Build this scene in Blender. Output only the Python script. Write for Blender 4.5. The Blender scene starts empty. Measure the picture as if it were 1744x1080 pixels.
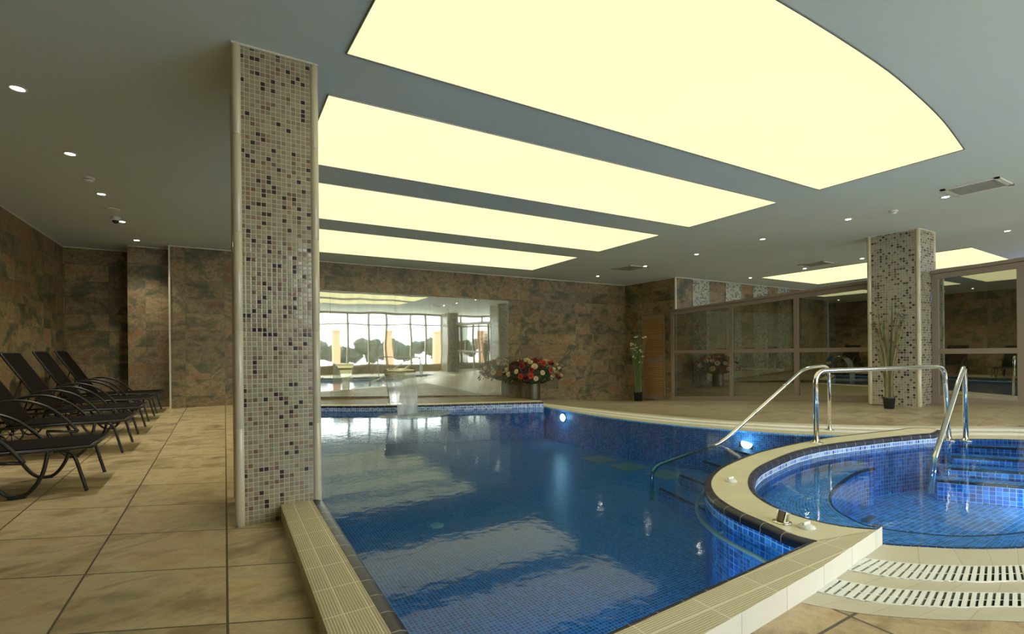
import bpy, math, random
from mathutils import Vector, Matrix
from mathutils.geometry import tessellate_polygon
random.seed(7)
S = bpy.context.scene
COL = S.collection
H = 3.056

# ------------------------------------------------------------------ materials
class NT:
    def __init__(s, name):
        s.m = bpy.data.materials.new(name); s.m.use_nodes = True
        s.t = s.m.node_tree; s.t.nodes.clear()
        s.out = s.n('ShaderNodeOutputMaterial')
    def n(s, typ, **kw):
        nd = s.t.nodes.new(typ)
        for k, v in kw.items(): setattr(nd, k, v)
        return nd
    def l(s, a, b): s.t.links.new(a, b)
    def put(s, sock, v):
        if isinstance(v, bpy.types.NodeSocket): s.l(v, sock)
        elif v is not None:
            if hasattr(sock, 'default_value'):
                try:
                    sock.default_value = v
                except Exception:
                    sock.default_value = (v[0], v[1], v[2], 1)
    def math(s, op, a, b=None, c=None):
        nd = s.n('ShaderNodeMath', operation=op)
        s.put(nd.inputs[0], a)
        if b is not None: s.put(nd.inputs[1], b)
        if c is not None: s.put(nd.inputs[2], c)
        return nd.outputs[0]
    def mix(s, f, a, b, blend='MIX'):
        nd = s.n('ShaderNodeMix', data_type='RGBA', blend_type=blend)
        s.put(nd.inputs[0], f)
        for i, v in ((6, a), (7, b)):
            if isinstance(v, bpy.types.NodeSocket): s.l(v, nd.inputs[i])
            else: nd.inputs[i].default_value = (v[0], v[1], v[2], 1)
        return nd.outputs[2]
    def ramp(s, f, stops, interp='LINEAR'):
        nd = s.n('ShaderNodeValToRGB'); cr = nd.color_ramp; cr.interpolation = interp
        while len(cr.elements) < len(stops): cr.elements.new(0.5)
        for e, (p, c) in zip(cr.elements, stops):
            e.position = p; e.color = (c[0], c[1], c[2], 1)
        s.l(f, nd.inputs[0]); return nd.outputs[0]
    def noise(s, vec, scale, detail=4, rough=.55, dist=0):
        nd = s.n('ShaderNodeTexNoise')
        if vec is not None: s.l(vec, nd.inputs['Vector'])
        nd.inputs['Scale'].default_value = scale; nd.inputs['Detail'].default_value = detail
        nd.inputs['Roughness'].default_value = rough; nd.inputs['Distortion'].default_value = dist
        return nd.outputs[0]
    def bump(s, h, strength, dist=.01):
        nd = s.n('ShaderNodeBump'); s.l(h, nd.inputs['Height'])
        nd.inputs['Strength'].default_value = strength; nd.inputs['Distance'].default_value = dist
        return nd.outputs[0]
    def pbr(s, col, rough=.5, metal=0, normal=None, emis=None, estr=0, coat=0):
        b = s.n('ShaderNodeBsdfPrincipled')
        s.put(b.inputs['Base Color'], col if isinstance(col, bpy.types.NodeSocket) else (*col, 1))
        s.put(b.inputs['Roughness'], rough); b.inputs['Metallic'].default_value = metal
        if normal is not None: s.l(normal, b.inputs['Normal'])
        if emis is not None:
            s.put(b.inputs['Emission Color'], emis if isinstance(emis, bpy.types.NodeSocket) else (*emis, 1))
            b.inputs['Emission Strength'].default_value = estr
        b.inputs['Coat Weight'].default_value = coat
        s.l(b.outputs[0], s.out.inputs[0]); return b
    def uv(s):
        tc = s.n('ShaderNodeTexCoord'); return tc.outputs['UV']
    def cells(s, su, sv, ou=0, ov=0, shear=0, stagger=0):
        """cell id vector, (fu,fv) fractions, uv in metres"""
        sp = s.n('ShaderNodeSeparateXYZ'); s.l(s.uv(), sp.inputs[0])
        u, v = sp.outputs[0], sp.outputs[1]
        if shear: v = s.math('MULTIPLY_ADD', u, shear, v)
        a = s.math('MULTIPLY_ADD', u, 1 / su, ou); b = s.math('MULTIPLY_ADD', v, 1 / sv, ov)
        if stagger:
            row = s.math('FLOOR', b); a = s.math('MULTIPLY_ADD', row, stagger, a)
        fa, fb = s.math('FLOOR', a), s.math('FLOOR', b)
        ra, rb = s.math('SUBTRACT', a, fa), s.math('SUBTRACT', b, fb)
        cv = s.n('ShaderNodeCombineXYZ'); s.l(fa, cv.inputs[0]); s.l(fb, cv.inputs[1])
        return cv.outputs[0], ra, rb
    def edge(s, ra, rb, wu, wv):
        """1 inside the tile, 0 on the joint"""
        da = s.math('MINIMUM', ra, s.math('SUBTRACT', 1, ra)); db = s.math('MINIMUM', rb, s.math('SUBTRACT', 1, rb))
        ga = s.math('GREATER_THAN', da, wu); gb = s.math('GREATER_THAN', db, wv)
        return s.math('MULTIPLY', ga, gb), da, db
    def white(s, vec):
        nd = s.n('ShaderNodeTexWhiteNoise', noise_dimensions='3D'); s.l(vec, nd.inputs[0]); return nd.outputs[0], nd.outputs[1]

def plain(name, col, rough=.5, metal=0, var=.12, vs=20, bump=0, coat=0):
    t = NT(name); tc = t.n('ShaderNodeTexCoord')
    nz = t.noise(tc.outputs['Object'], vs, 3)
    c = t.mix(nz, [x * (1 - var) for x in col], [min(1, x * (1 + var)) for x in col])
    t.pbr(c, rough, metal, t.bump(nz, bump) if bump else None, coat=coat)
    return t.m

def stone(name, stops, su, sv, joint, jc, scale=2.2, rough=.45, n3k=2.2, ou=0, ov=0, shear=0, stagger=0, jw=.003, tilev=.16):
    t = NT(name); cid, ra, rb = t.cells(su, sv, ou, ov, shear, stagger)
    wn, wc = t.white(cid)
    off = t.n('ShaderNodeVectorMath', operation='MULTIPLY_ADD')
    t.l(wc, off.inputs[0]); off.inputs[1].default_value = (9, 9, 9); t.l(t.uv(), off.inputs[2])
    n1 = t.noise(off.outputs[0], scale, 5, .6, 1.6)
    st = t.n('ShaderNodeMapping'); t.l(off.outputs[0], st.inputs[0]); st.inputs['Scale'].default_value = (1, 2.2, 1)
    n2 = t.noise(st.outputs[0], scale * 1.7, 6, .65, .8)
    n3 = t.noise(off.outputs[0], scale * 16, 5, .7)
    f = t.math('ADD', t.math('MULTIPLY', n1, .6), t.math('MULTIPLY', n2, .4))
    c = t.ramp(f, stops)
    c = t.mix(t.math('MULTIPLY', t.math('MAXIMUM', t.math('SUBTRACT', n3, .42), 0), n3k), c, [x * .3 for x in stops[2][1]], 'MIX')
    vr = t.math('MULTIPLY_ADD', wn, tilev * 2, 1 - tilev)
    cc = t.n('ShaderNodeVectorMath', operation='SCALE'); t.l(c, cc.inputs[0]); t.l(vr, cc.inputs[3])
    e, _, _ = t.edge(ra, rb, jw / su, jw / sv)
    c = t.mix(e, jc, cc.outputs[0])
    t.pbr(c, rough, 0, t.bump(n3, .12, .004))
    return t.m

WSTOPS = [(.34, (.042, .050, .026)), (.42, (.080, .088, .040)), (.47, (.17, .125, .055)), (.52, (.27, .20, .09)), (.56, (.22, .14, .06)), (.60, (.28, .125, .045)), (.66, (.12, .09, .042))]
M_wall = stone('brown slate wall tile', WSTOPS, .62, .305, 1, (.14, .115, .07), 1.5, .5, stagger=0, jw=.0025, tilev=.22)
M_wall_alt = stone('brown slate wall tile alternate', [(p, tuple(x * 1.05 for x in c)) for p, c in WSTOPS], .62, .305, 1, (.10, .08, .05), 1.3, .5, jw=.0025, tilev=.22)  # same slate, tiles slightly lighter, joints darker
FSTOPS = [(.33, (.22, .15, .075)), (.42, (.36, .26, .13)), (.48, (.50, .375, .185)), (.54, (.60, .47, .25)), (.60, (.54, .37, .17)), (.67, (.34, .26, .145))]
M_floor = stone('ochre sandstone floor tile', FSTOPS, .61, .61, 1, (.10, .075, .045), 1.5, .33, n3k=.9, ou=.0, ov=.25, shear=.45, jw=.005, tilev=.07)
DSTOPS = [(p, (c[0] * .56, c[1] * .60, c[2] * .66)) for p, c in FSTOPS]  # floor stone darkened in colour, standing in for weaker light on the deck
M_deck = stone('stone floor tile with painted dimness', DSTOPS, .61, .61, 1, (.09, .075, .05), 1.3, .35, n3k=.9, jw=.004, tilev=.06)
M_floor2 = stone('sandstone floor tile front', [(p, (c[0] * .9, c[1] * .86, c[2] * .85)) for p, c in FSTOPS], .61, .61, 1, (.08, .06, .04), 2.5, .35, n3k=.9, ou=.42, ov=.36, jw=.006, tilev=.06)

def mosaic(name, size, stops, grout, rough=.12, gw=.09, bumpy=.5, sharp=None):
    t = NT(name); cid, ra, rb = t.cells(size, size)
    wn, wc = t.white(cid)
    c = t.ramp(wn, stops, 'CONSTANT')
    e, da, db = t.edge(ra, rb, gw, gw)
    c = t.mix(e, grout, c)
    h = t.math('MINIMUM', t.math('MINIMUM', da, db), .2)
    wcs = t.n('ShaderNodeSeparateXYZ'); t.l(wc, wcs.inputs[0])
    tilt = t.math('MULTIPLY', t.math('MULTIPLY', t.math('SUBTRACT', ra, .5), t.math('SUBTRACT', wcs.outputs[0], .5)), .35)
    tilt2 = t.math('MULTIPLY', t.math('MULTIPLY', t.math('SUBTRACT', rb, .5), t.math('SUBTRACT', wcs.outputs[1], .5)), .35)
    h = t.math('ADD', h, t.math('ADD', tilt, tilt2))
    r = t.mix(e, (.7,) * 3, (rough,) * 3)
    t.pbr(c, r, 0, t.bump(h, bumpy, size * .25))
    return t.m
BEIGE = [(0, (.26, .225, .135)), (.2, (.20, .175, .10)), (.36, (.29, .25, .15)), (.52, (.24, .175, .105)), (.62, (.26, .235, .14)),
         (.76, (.14, .085, .055)), (.82, (.032, .020, .022)), (.93, (.22, .145, .10))]
M_mosaic = mosaic('beige and brown glass mosaic', .03, BEIGE, (.42, .38, .26), .13, .07)
M_mosaic2 = mosaic('beige and brown pillar mosaic', .042, [(0, (.27, .25, .17)), (.3, (.21, .195, .13)), (.55, (.31, .27, .18)), (.74, (.10, .07, .05)), (.86, (.03, .022, .022))], (.34, .31, .22), .16, .08)
M_mosaic3 = mosaic('grey green stripe mosaic', .05, [(0, (.34, .36, .27)), (.3, (.28, .30, .23)), (.55, (.4, .42, .33)), (.72, (.07, .09, .08))], (.36, .37, .30), .2, .08)
BLUE = [(0, (.016, .11, .36)), (.18, (.03, .17, .50)), (.4, (.012, .075, .27)), (.58, (.045, .24, .60)), (.7, (.02, .13, .42)), (.86, (.08, .30, .62)), (.95, (.02, .07, .2))]
M_blue = mosaic('blue pool mosaic', .027, BLUE, (.36, .68, .92), .3, .08, .25)
M_bluej = mosaic('bright blue spa mosaic', .042, [(p, (c[0] * .7, c[1] * 1.35, c[2] * 1.7)) for p, c in BLUE], (.45, .78, .95), .3, .06, .25)
M_side = mosaic('brightened pool side mosaic', .027, [(p, (c[0] * 1.2, c[1] * 1.75, c[2] * 1.6)) for p, c in BLUE], (.35, .7, .95), .3, .07, .25)  # pool mosaic with brighter colours to offset the shade on the sides
M_band = mosaic('light blue waterline mosaic', .036, [(0, (.16, .30, .62)), (.2, (.05, .14, .46)), (.4, (.24, .40, .66)), (.6, (.10, .22, .58)), (.8, (.32, .46, .66)), (.92, (.03, .07, .3))], (.62, .68, .66), .2, .08)
M_navy = None
def mk_navy(name):
    t = NT(name); cid, ra, rb = t.cells(.15, 5)
    wn, wc = t.white(cid)
    c = t.mix(wn, (.010, .011, .024), (.022, .024, .046))
    da = t.math('MINIMUM', ra, t.math('SUBTRACT', 1, ra)); e = t.math('GREATER_THAN', da, .012)
    c = t.mix(e, (.45, .42, .32), c)
    b = t.pbr(c, .32); b.inputs['Specular IOR Level'].default_value = .25; return t.m
M_navy = mk_navy('navy glazed nosing tile')
def cream(name, col, su, sv, jc, ribs=0, jw=.003, ou=0, ov=0):
    t = NT(name); cid, ra, rb = t.cells(su, sv, ou, ov)
    wn, wc = t.white(cid); n = t.noise(t.uv(), 9, 5, .6)
    c = t.mix(wn, [x * .93 for x in col], [x * 1.05 for x in col]); c = t.mix(t.math('MULTIPLY', n, .5), c, [x * .72 for x in col])
    e, _, _ = t.edge(ra, rb, jw / su, jw / sv); h = n
    if ribs:
        sp = t.n('ShaderNodeSeparateXYZ'); t.l(t.uv(), sp.inputs[0])
        r = t.math('SINE', t.math('MULTIPLY', sp.outputs[ribs - 1], 2 * math.pi / .0105)); r2 = t.math('MULTIPLY_ADD', r, .5, .5)
        c = t.mix(r2, t.mix(1.0, c, (.60, .55, .45), 'MULTIPLY'), c); h = r2
    c = t.mix(e, jc, c)
    t.pbr(c, .45, 0, t.bump(h, .25, .003)); return t.m
M_cream = cream('cream coping tile', (.70, .63, .40), .24, .24, (.50, .44, .28))
M_creamr = cream('ribbed sand coping tile', (.62, .53, .33), .095, .24, (.74, .66, .44), 1)
M_creamb = cream('ribbed cream coping tile', (.72, .64, .41), .34, .10, (.78, .71, .5), 2, ou=.3, ov=-.15)
M_creamside = cream('white cream riser tile', (.78, .74, .60), .34, .3, (.45, .42, .34), ov=.4)
M_cream2 = cream('cream deck edge tile', (.60, .54, .36), .17, 3, (.42, .38, .26), jw=.003)
M_ceil = plain('matt painted ceiling', (.58, .66, .62), .75, var=.03, vs=1.2)
M_chrome = plain('polished stainless steel', (.72, .70, .60), .12, 1, .03)
M_steel_dk = plain('brushed grey steel', (.22, .22, .20), .4, 1, .1)
M_black = plain('black painted tube', (.007, .007, .006), .42, 0, .2)
M_pot = plain('black plastic pot', (.014, .015, .017), .5)
M_white = plain('white plastic', (.72, .71, .62), .4)
M_grate = plain('white plastic grating', (.80, .79, .68), .45, 0, .04)
M_dark = plain('dark drain channel', (.06, .055, .035), .8)
M_frame = plain('taupe aluminium frame', (.205, .155, .105), .45, 0, .05)
M_frame2 = plain('pale window frame', (.34, .29, .20), .45)
M_trim = plain('cream corner trim', (.50, .44, .29), .28, 0, .08, 5, coat=.3)
M_trimw = plain('pale metal edge trim', (.62, .60, .48), .4)
M_gold = plain('glazed cream corner', (.5, .45, .3), .3)
M_orange = plain('terracotta painted column', (.55, .26, .14), .7)
M_hedge = plain('dark hedge leaves', (.014, .022, .010), .8, 0, .9, 9, bump=1)
M_pave = plain('pale outdoor paving', (.7, .68, .6), .8)

def wicker():
    t = NT('woven black rattan'); cid, ra, rb = t.cells(.016, .016)
    sp = t.n('ShaderNodeSeparateXYZ'); t.l(cid, sp.inputs[0])
    ck = t.math('MODULO', t.math('ADD', sp.outputs[0], sp.outputs[1]), 2); ck = t.math('ABSOLUTE', ck)
    c = t.mix(ck, (.003, .0025, .002), (.014, .009, .008))
    b = t.pbr(c, .6, 0, t.bump(ck, .6, .003)); b.inputs['Specular IOR Level'].default_value = .04; return t.m
M_wick = wicker()

def emit(name, col, s, mott=0):
    t = NT(name); e = t.n('ShaderNodeEmission')
    if mott:
        tc = t.n('ShaderNodeTexCoord'); n = t.noise(tc.outputs['Object'], .55, 3, .5)
        t.l(t.mix(t.math('MULTIPLY', n, mott), col, [col[0] * .80, col[1] * .86, col[2] * .72]), e.inputs[0])
    else: e.inputs[0].default_value = (*col, 1)
    e.inputs[1].default_value = s
    t.l(e.outputs[0], t.out.inputs[0]); return t.m
M_panel = emit('warm stretched light membrane', (.96, .875, .47), 1.05, .6)
M_spot = emit('bright white lamp', (1, .98, .9), 30)
M_uw = emit('underwater lamp lens', (.75, .97, 1), 8)

def water(name, tint, bs, extra=0.0, rough=.045, veil=.10):
    t = NT(name)
    geo = t.n('ShaderNodeNewGeometry')
    n1 = t.noise(geo.outputs['Position'], 8.0, 2, .5, .3)
    n2 = t.noise(geo.outputs['Position'], 22.0, 2, .5, .2)
    h = t.math('ADD', n1, t.math('MULTIPLY', n2, .22))
    nb = t.bump(h, bs, .05)
    fr = t.n('ShaderNodeFresnel'); fr.inputs[0].default_value = 1.23; t.l(nb, fr.inputs[1])
    gl = t.n('ShaderNodeBsdfGlossy'); gl.inputs['Roughness'].default_value = rough; gl.inputs[0].default_value = (.93, .97, 1, 1); t.l(nb, gl.inputs['Normal'])
    tr = t.n('ShaderNodeBsdfTransparent'); tr.inputs[0].default_value = (*tint, 1)
    mx = t.n('ShaderNodeMixShader'); t.l(t.math('ADD', fr.outputs[0], extra), mx.inputs[0])
    df = t.n('ShaderNodeBsdfDiffuse'); df.inputs[0].default_value = (.02, .085, .18, 1)
    mv = t.n('ShaderNodeMixShader'); mv.inputs[0].default_value = veil; t.l(tr.outputs[0], mv.inputs[1]); t.l(df.outputs[0], mv.inputs[2]); t.l(mv.outputs[0], mx.inputs[1]); t.l(gl.outputs[0], mx.inputs[2])
    t.l(mx.outputs[0], t.out.inputs[0]); return t.m
M_water = water('clear blue pool water', (.27, .50, .68), .024, rough=.065, veil=.09)
M_waterj = water('clear spa water', (.64, .90, 1), .014, rough=.015, veil=.03)

def glassy(name, refl, tcol, gcol, rough=.01, wav=0):
    t = NT(name)
    gl = t.n('ShaderNodeBsdfGlossy'); gl.inputs['Roughness'].default_value = rough; gl.inputs[0].default_value = (*gcol, 1)
    if wav:
        geo = t.n('ShaderNodeNewGeometry'); t.l(t.bump(t.noise(geo.outputs['Position'], 1.1, 1), wav, .05), gl.inputs['Normal'])
    tr = t.n('ShaderNodeBsdfTransparent'); tr.inputs[0].default_value = (*tcol, 1)
    mx = t.n('ShaderNodeMixShader'); mx.inputs[0].default_value = refl
    t.l(tr.outputs[0], mx.inputs[1]); t.l(gl.outputs[0], mx.inputs[2]); t.l(mx.outputs[0], t.out.inputs[0]); return t.m
M_glass = glassy('darkened partition glass', .50, (.16, .17, .15), (.62, .64, .55), .015)  # dark tint stands in for the unlit room behind the glass
M_clear = glassy('clear window glass', .08, (.92, .95, .93), (.9, .9, .9))
def mk_mirror():
    t = NT('mirror glass with fog and glare haze'); geo = t.n('ShaderNodeNewGeometry')
    gl = t.n('ShaderNodeBsdfGlossy'); gl.inputs['Roughness'].default_value = .02; gl.inputs[0].default_value = (.86, .90, .80, 1)
    t.l(t.bump(t.noise(geo.outputs['Position'], 1.0, 1), .04, .05), gl.inputs['Normal'])
    d = t.n('ShaderNodeBsdfDiffuse'); d.inputs[0].default_value = (.7, .72, .62, 1)
    mp = t.n('ShaderNodeMapping'); t.l(geo.outputs['Position'], mp.inputs[0]); mp.inputs['Scale'].default_value = (3, 3, .5)
    f = t.math('MULTIPLY', t.noise(mp.outputs[0], 1.5, 5), .46)  # streaky fog, thickened to stand in for window glare
    mx = t.n('ShaderNodeMixShader'); t.l(f, mx.inputs[0]); t.l(gl.outputs[0], mx.inputs[1]); t.l(d.outputs[0], mx.inputs[2])
    t.l(mx.outputs[0], t.out.inputs[0]); return t.m
M_mirror = mk_mirror()
def mk_sheet():
    t = NT('falling water sheet'); geo = t.n('ShaderNodeNewGeometry')
    mp = t.n('ShaderNodeMapping'); t.l(geo.outputs['Position'], mp.inputs[0]); mp.inputs['Scale'].default_value = (7, 2, .6)
    n = t.noise(mp.outputs[0], 2.2, 3)
    gl = t.n('ShaderNodeBsdfGlossy'); gl.inputs['Roughness'].default_value = .3
    d = t.n('ShaderNodeBsdfTranslucent'); d.inputs[0].default_value = (.5, .55, .5, 1)
    d2 = t.n('ShaderNodeBsdfDiffuse'); d2.inputs[0].default_value = (.36, .40, .37, 1)
    tr = t.n('ShaderNodeBsdfTransparent')
    m0 = t.n('ShaderNodeMixShader'); m0.inputs[0].default_value = .6; t.l(d.outputs[0], m0.inputs[1]); t.l(d2.outputs[0], m0.inputs[2])
    m1 = t.n('ShaderNodeMixShader'); m1.inputs[0].default_value = .12; t.l(m0.outputs[0], m1.inputs[1]); t.l(gl.outputs[0], m1.inputs[2])
    m2 = t.n('ShaderNodeMixShader'); t.l(t.math('MULTIPLY_ADD', n, .5, .38), m2.inputs[0]); t.l(tr.outputs[0], m2.inputs[1]); t.l(m1.outputs[0], m2.inputs[2])
    t.l(m2.outputs[0], t.out.inputs[0]); return t.m
M_sheet = mk_sheet()
def mk_foam():
    t = NT('rippled foamy water patch'); geo = t.n('ShaderNodeNewGeometry')
    n = t.noise(geo.outputs['Position'], 9, 4)
    gl = t.n('ShaderNodeBsdfGlossy'); gl.inputs['Roughness'].default_value = .05; t.l(t.bump(n, .5, .05), gl.inputs['Normal'])
    d2 = t.n('ShaderNodeBsdfDiffuse'); d2.inputs[0].default_value = (.5, .58, .5, 1)
    tr = t.n('ShaderNodeBsdfTransparent'); tr.inputs[0].default_value = (.7, .85, .95, 1)
    m1 = t.n('ShaderNodeMixShader'); m1.inputs[0].default_value = .4; t.l(d2.outputs[0], m1.inputs[1]); t.l(gl.outputs[0], m1.inputs[2])
    m2 = t.n('ShaderNodeMixShader'); t.l(t.math('MULTIPLY', n, .9), m2.inputs[0]); t.l(tr.outputs[0], m2.inputs[1]); t.l(m1.outputs[0], m2.inputs[2])
    t.l(m2.outputs[0], t.out.inputs[0]); return t.m
M_foam = mk_foam()
def mk_wood():
    t = NT('horizontal wood slats'); cid, ra, rb = t.cells(3, .055)
    wn, _ = t.white(cid); mp = t.n('ShaderNodeMapping'); t.l(t.uv(), mp.inputs[0]); mp.inputs['Scale'].default_value = (2, 25, 1)
    n = t.noise(mp.outputs[0], 2, 4)
    c = t.mix(t.math('MULTIPLY_ADD', wn, .5, t.math('MULTIPLY', n, .5)), (.20, .105, .035), (.34, .185, .065))
    e, _, _ = t.edge(ra, rb, 0, .08); c = t.mix(e, (.08, .045, .02), c)
    t.pbr(c, .45); return t.m
M_wood = mk_wood()

# ------------------------------------------------------------------ mesh helpers
class MB:
    def __init__(s): s.v = []; s.f = []; s.uv = {}
    def add(s, vs, fs, uvs=None):
        b = len(s.v); s.v += [tuple(p) for p in vs]
        for i, f in enumerate(fs):
            if uvs: s.uv[len(s.f)] = uvs[i]
            s.f.append([k + b for k in f])
        return s
    def box(s, x0, y0, z0, x1, y1, z1):
        if x0 > x1: x0, x1 = x1, x0
        if y0 > y1: y0, y1 = y1, y0
        if z0 > z1: z0, z1 = z1, z0
        v = [(x0, y0, z0), (x1, y0, z0), (x1, y1, z0), (x0, y1, z0), (x0, y0, z1), (x1, y0, z1), (x1, y1, z1), (x0, y1, z1)]
        return s.add(v, [(0, 3, 2, 1), (4, 5, 6, 7), (0, 1, 5, 4), (1, 2, 6, 5), (2, 3, 7, 6), (3, 0, 4, 7)])
    def obox(s, c, ux, uy, uz):
        c, ux, uy, uz = map(Vector, (c, ux, uy, uz))
        v = [c + a * ux + b * uy + d * uz for d in (-1, 1) for a, b in ((-1, -1), (1, -1), (1, 1), (-1, 1))]
        return s.add(v, [(0, 3, 2, 1), (4, 5, 6, 7), (0, 1, 5, 4), (1, 2, 6, 5), (2, 3, 7, 6), (3, 0, 4, 7)])
    def poly(s, pts, z, up=True):
        vs = [Vector((p[0], p[1], z(p[0], p[1]) if callable(z) else z)) for p in pts]
        tr = tessellate_polygon([[Vector((p[0], p[1], 0)) for p in pts]])
        fs = []
        for t in tr:
            a, b, c = (vs[i] for i in t)
            nz = (b - a).cross(c - a).z
            t = tuple(t)
            if (nz < 0) == up: t = t[::-1]
            fs.append(t)
        return s.add(vs, fs)
    def wallstrip(s, pts, z0, z1, closed=False, flip=False):
        P = list(pts) + ([pts[0]] if closed else [])
        return s.loft([[(p[0], p[1], z0) for p in P], [(p[0], p[1], z1) for p in P]], flip=flip)
    def loft(s, rows, flip=False, uvscale=1, closed_v=False):
        n = len(rows[0]); L = [0]
        mid = rows[0]
        for i in range(1, n): L.append(L[-1] + (Vector(mid[i]) - Vector(mid[i - 1])).length)
        R = [0]
        for j in range(1, len(rows)): R.append(R[-1] + (Vector(rows[j][n // 2]) - Vector(rows[j - 1][n // 2])).length)
        vs = [p for r in rows for p in r]; fs = []; uvs = []
        for j in range(len(rows) - 1):
            for i in range(n - 1):
                q = [j * n + i, j * n + i + 1, (j + 1) * n + i + 1, (j + 1) * n + i]
                u = [(L[i], R[j]), (L[i + 1], R[j]), (L[i + 1], R[j + 1]), (L[i], R[j + 1])]
                if flip: q = q[::-1]; u = u[::-1]
                fs.append(q); uvs.append(u)
        return s.add(vs, fs, uvs)
    def tube(s, pts, r, n=10, cap=True):
        P = [Vector(p) for p in pts]; rows = []
        T = []
        for i in range(len(P)):
            a = P[max(i - 1, 0)]; b = P[min(i + 1, len(P) - 1)]; T.append((b - a).normalized())
        N = T[0].orthogonal().normalized()
        for i, p in enumerate(P):
            N = (N - T[i] * N.dot(T[i])).normalized(); B = T[i].cross(N)
            rr = r[i] if isinstance(r, (list, tuple)) else r
            rows.append([p + (N * math.cos(2 * math.pi * k / n) + B * math.sin(2 * math.pi * k / n)) * rr for k in range(n)])
        b = len(s.v)
        vs = [p for row in rows for p in row]; fs = []
        for j in range(len(rows) - 1):
            for k in range(n):
                k2 = (k + 1) % n
                fs.append((j * n + k, j * n + k2, (j + 1) * n + k2, (j + 1) * n + k))
        if cap: fs.append(tuple(range(n))[::-1]); fs.append(tuple((len(rows) - 1) * n + k for k in range(n)))
        return s.add(vs, fs)
    def lathe(s, prof, c=(0, 0, 0), n=24, axis='z'):
        vs = []; fs = []
        for r, h in prof:
            for k in range(n):
                a = 2 * math.pi * k / n; x, y = r * math.cos(a), r * math.sin(a)
                if axis == 'z': p = (c[0] + x, c[1] + y, c[2] + h)
                elif axis == 'x': p = (c[0] + h, c[1] + x, c[2] + y)
                else: p = (c[0] + x, c[1] + h, c[2] + y)
                vs.append(p)
        for j in range(len(prof) - 1):
            for k in range(n):
                k2 = (k + 1) % n; fs.append((j * n + k, j * n + k2, (j + 1) * n + k2, (j + 1) * n + k))
        fs.append(tuple(range(n))[::-1]); fs.append(tuple((len(prof) - 1) * n + k for k in range(n)))
        return s.add(vs, fs)
    def sphere(s, c, r, n=8, sq=(1, 1, 1), jit=0):
        vs = []; fs = []
        m = n // 2 + 1
        for j in range(m + 1):
            t = math.pi * j / m
            for k in range(n):
                a = 2 * math.pi * k / n; q = 1 + random.uniform(-jit, jit)
                vs.append((c[0] + r * sq[0] * math.sin(t) * math.cos(a) * q, c[1] + r * sq[1] * math.sin(t) * math.sin(a) * q, c[2] + r * sq[2] * math.cos(t) * q))
        for j in range(m):
            for k in range(n):
                k2 = (k + 1) % n; fs.append((j * n + k, (j + 1) * n + k, (j + 1) * n + k2, j * n + k2))
        return s.add(vs, fs)
    def build(s, name, mat, parent=None, smooth=False, origin=None, bevel=0):
        if parent is None and origin is None:
            xs = [p[0] for p in s.v]; ys = [p[1] for p in s.v]; zs = [p[2] for p in s.v]
            origin = ((min(xs) + max(xs)) / 2, (min(ys) + max(ys)) / 2, min(zs))
        o = origin or (0, 0, 0)
        me = bpy.data.meshes.new(name)
        me.from_pydata([(p[0] - o[0], p[1] - o[1], p[2] - o[2]) for p in s.v], [], s.f)
        lay = me.uv_layers.new(name='UVMap')
        off = PARENTLOC.get(parent.name, (0, 0, 0)) if parent else (0, 0, 0)
        for i, pl in enumerate(me.polygons):
            pl.use_smooth = smooth
            if i in s.uv:
                for li, uvc in zip(pl.loop_indices, s.uv[i]): lay.data[li].uv = uvc
            else:
                nn = pl.normal; ax = max(range(3), key=lambda k: abs(nn[k]))
                for li in pl.loop_indices:
                    p = s.v[me.loops[li].vertex_index]; p = (p[0] + off[0], p[1] + off[1], p[2] + off[2])
                    lay.data[li].uv = (p[1], p[2]) if ax == 0 else ((p[0], p[2]) if ax == 1 else (p[0], p[1]))
        me.materials.append(mat)
        ob = bpy.data.objects.new(name, me); COL.objects.link(ob)
        ob.location = o
        if parent: ob.parent = parent
        if bevel:
            b = ob.modifiers.new('bevel', 'BEVEL'); b.width = bevel; b.segments = 2; b.limit_method = 'ANGLE'
        return ob
PARENTLOC = {}
def thing(name, label, cat, loc=(0, 0, 0), group=None, rotz=0):
    o = bpy.data.objects.new(name, None); COL.objects.link(o); o.location = loc; o.rotation_euler = (0, 0, rotz)
    o.empty_display_size = .1; PARENTLOC[o.name] = loc
    return tag(o, label, cat, group)
def tag(o, label, cat, group=None, kind=None):
    o['label'] = label; o['category'] = cat
    if group: o['group'] = group
    if kind: o['kind'] = kind
    return o
def struct(o, label=None, cat=None):
    o['kind'] = 'structure'
    if label: o['label'] = label; o['category'] = cat
    return o
def copy_tree(o, parent=None):
    c = o.copy(); COL.objects.link(c)
    if parent: c.parent = parent
    for ch in list(o.children): copy_tree(ch, c)
    return c
def smooth(pts, k=5):
    P = [Vector(p) for p in pts]; out = []
    for i in range(len(P) - 1):
        a = P[max(i - 1, 0)]; b = P[i]; c = P[i + 1]; d = P[min(i + 2, len(P) - 1)]
        for j in range(k):
            t = j / k
            out.append(.5 * ((2 * b) + (c - a) * t + (2 * a - 5 * b + 4 * c - d) * t * t + (3 * b - a - 3 * c + d) * t ** 3))
    out.append(P[-1]); return [tuple(p) for p in out]
def round_path(pts, r, k=6):
    P = [Vector(p) for p in pts]; out = [P[0]]
    for i in range(1, len(P) - 1):
        a, b, c = P[i - 1], P[i], P[i + 1]
        d1 = (a - b); d2 = (c - b); rr = min(r, d1.length * .49, d2.length * .49)
        p, q = b + d1.normalized() * rr, b + d2.normalized() * rr
        for j in range(k + 1):
            t = j / k; out.append(p * (1 - t) ** 2 + b * 2 * t * (1 - t) + q * t * t)
    out.append(P[-1]); return out
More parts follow.
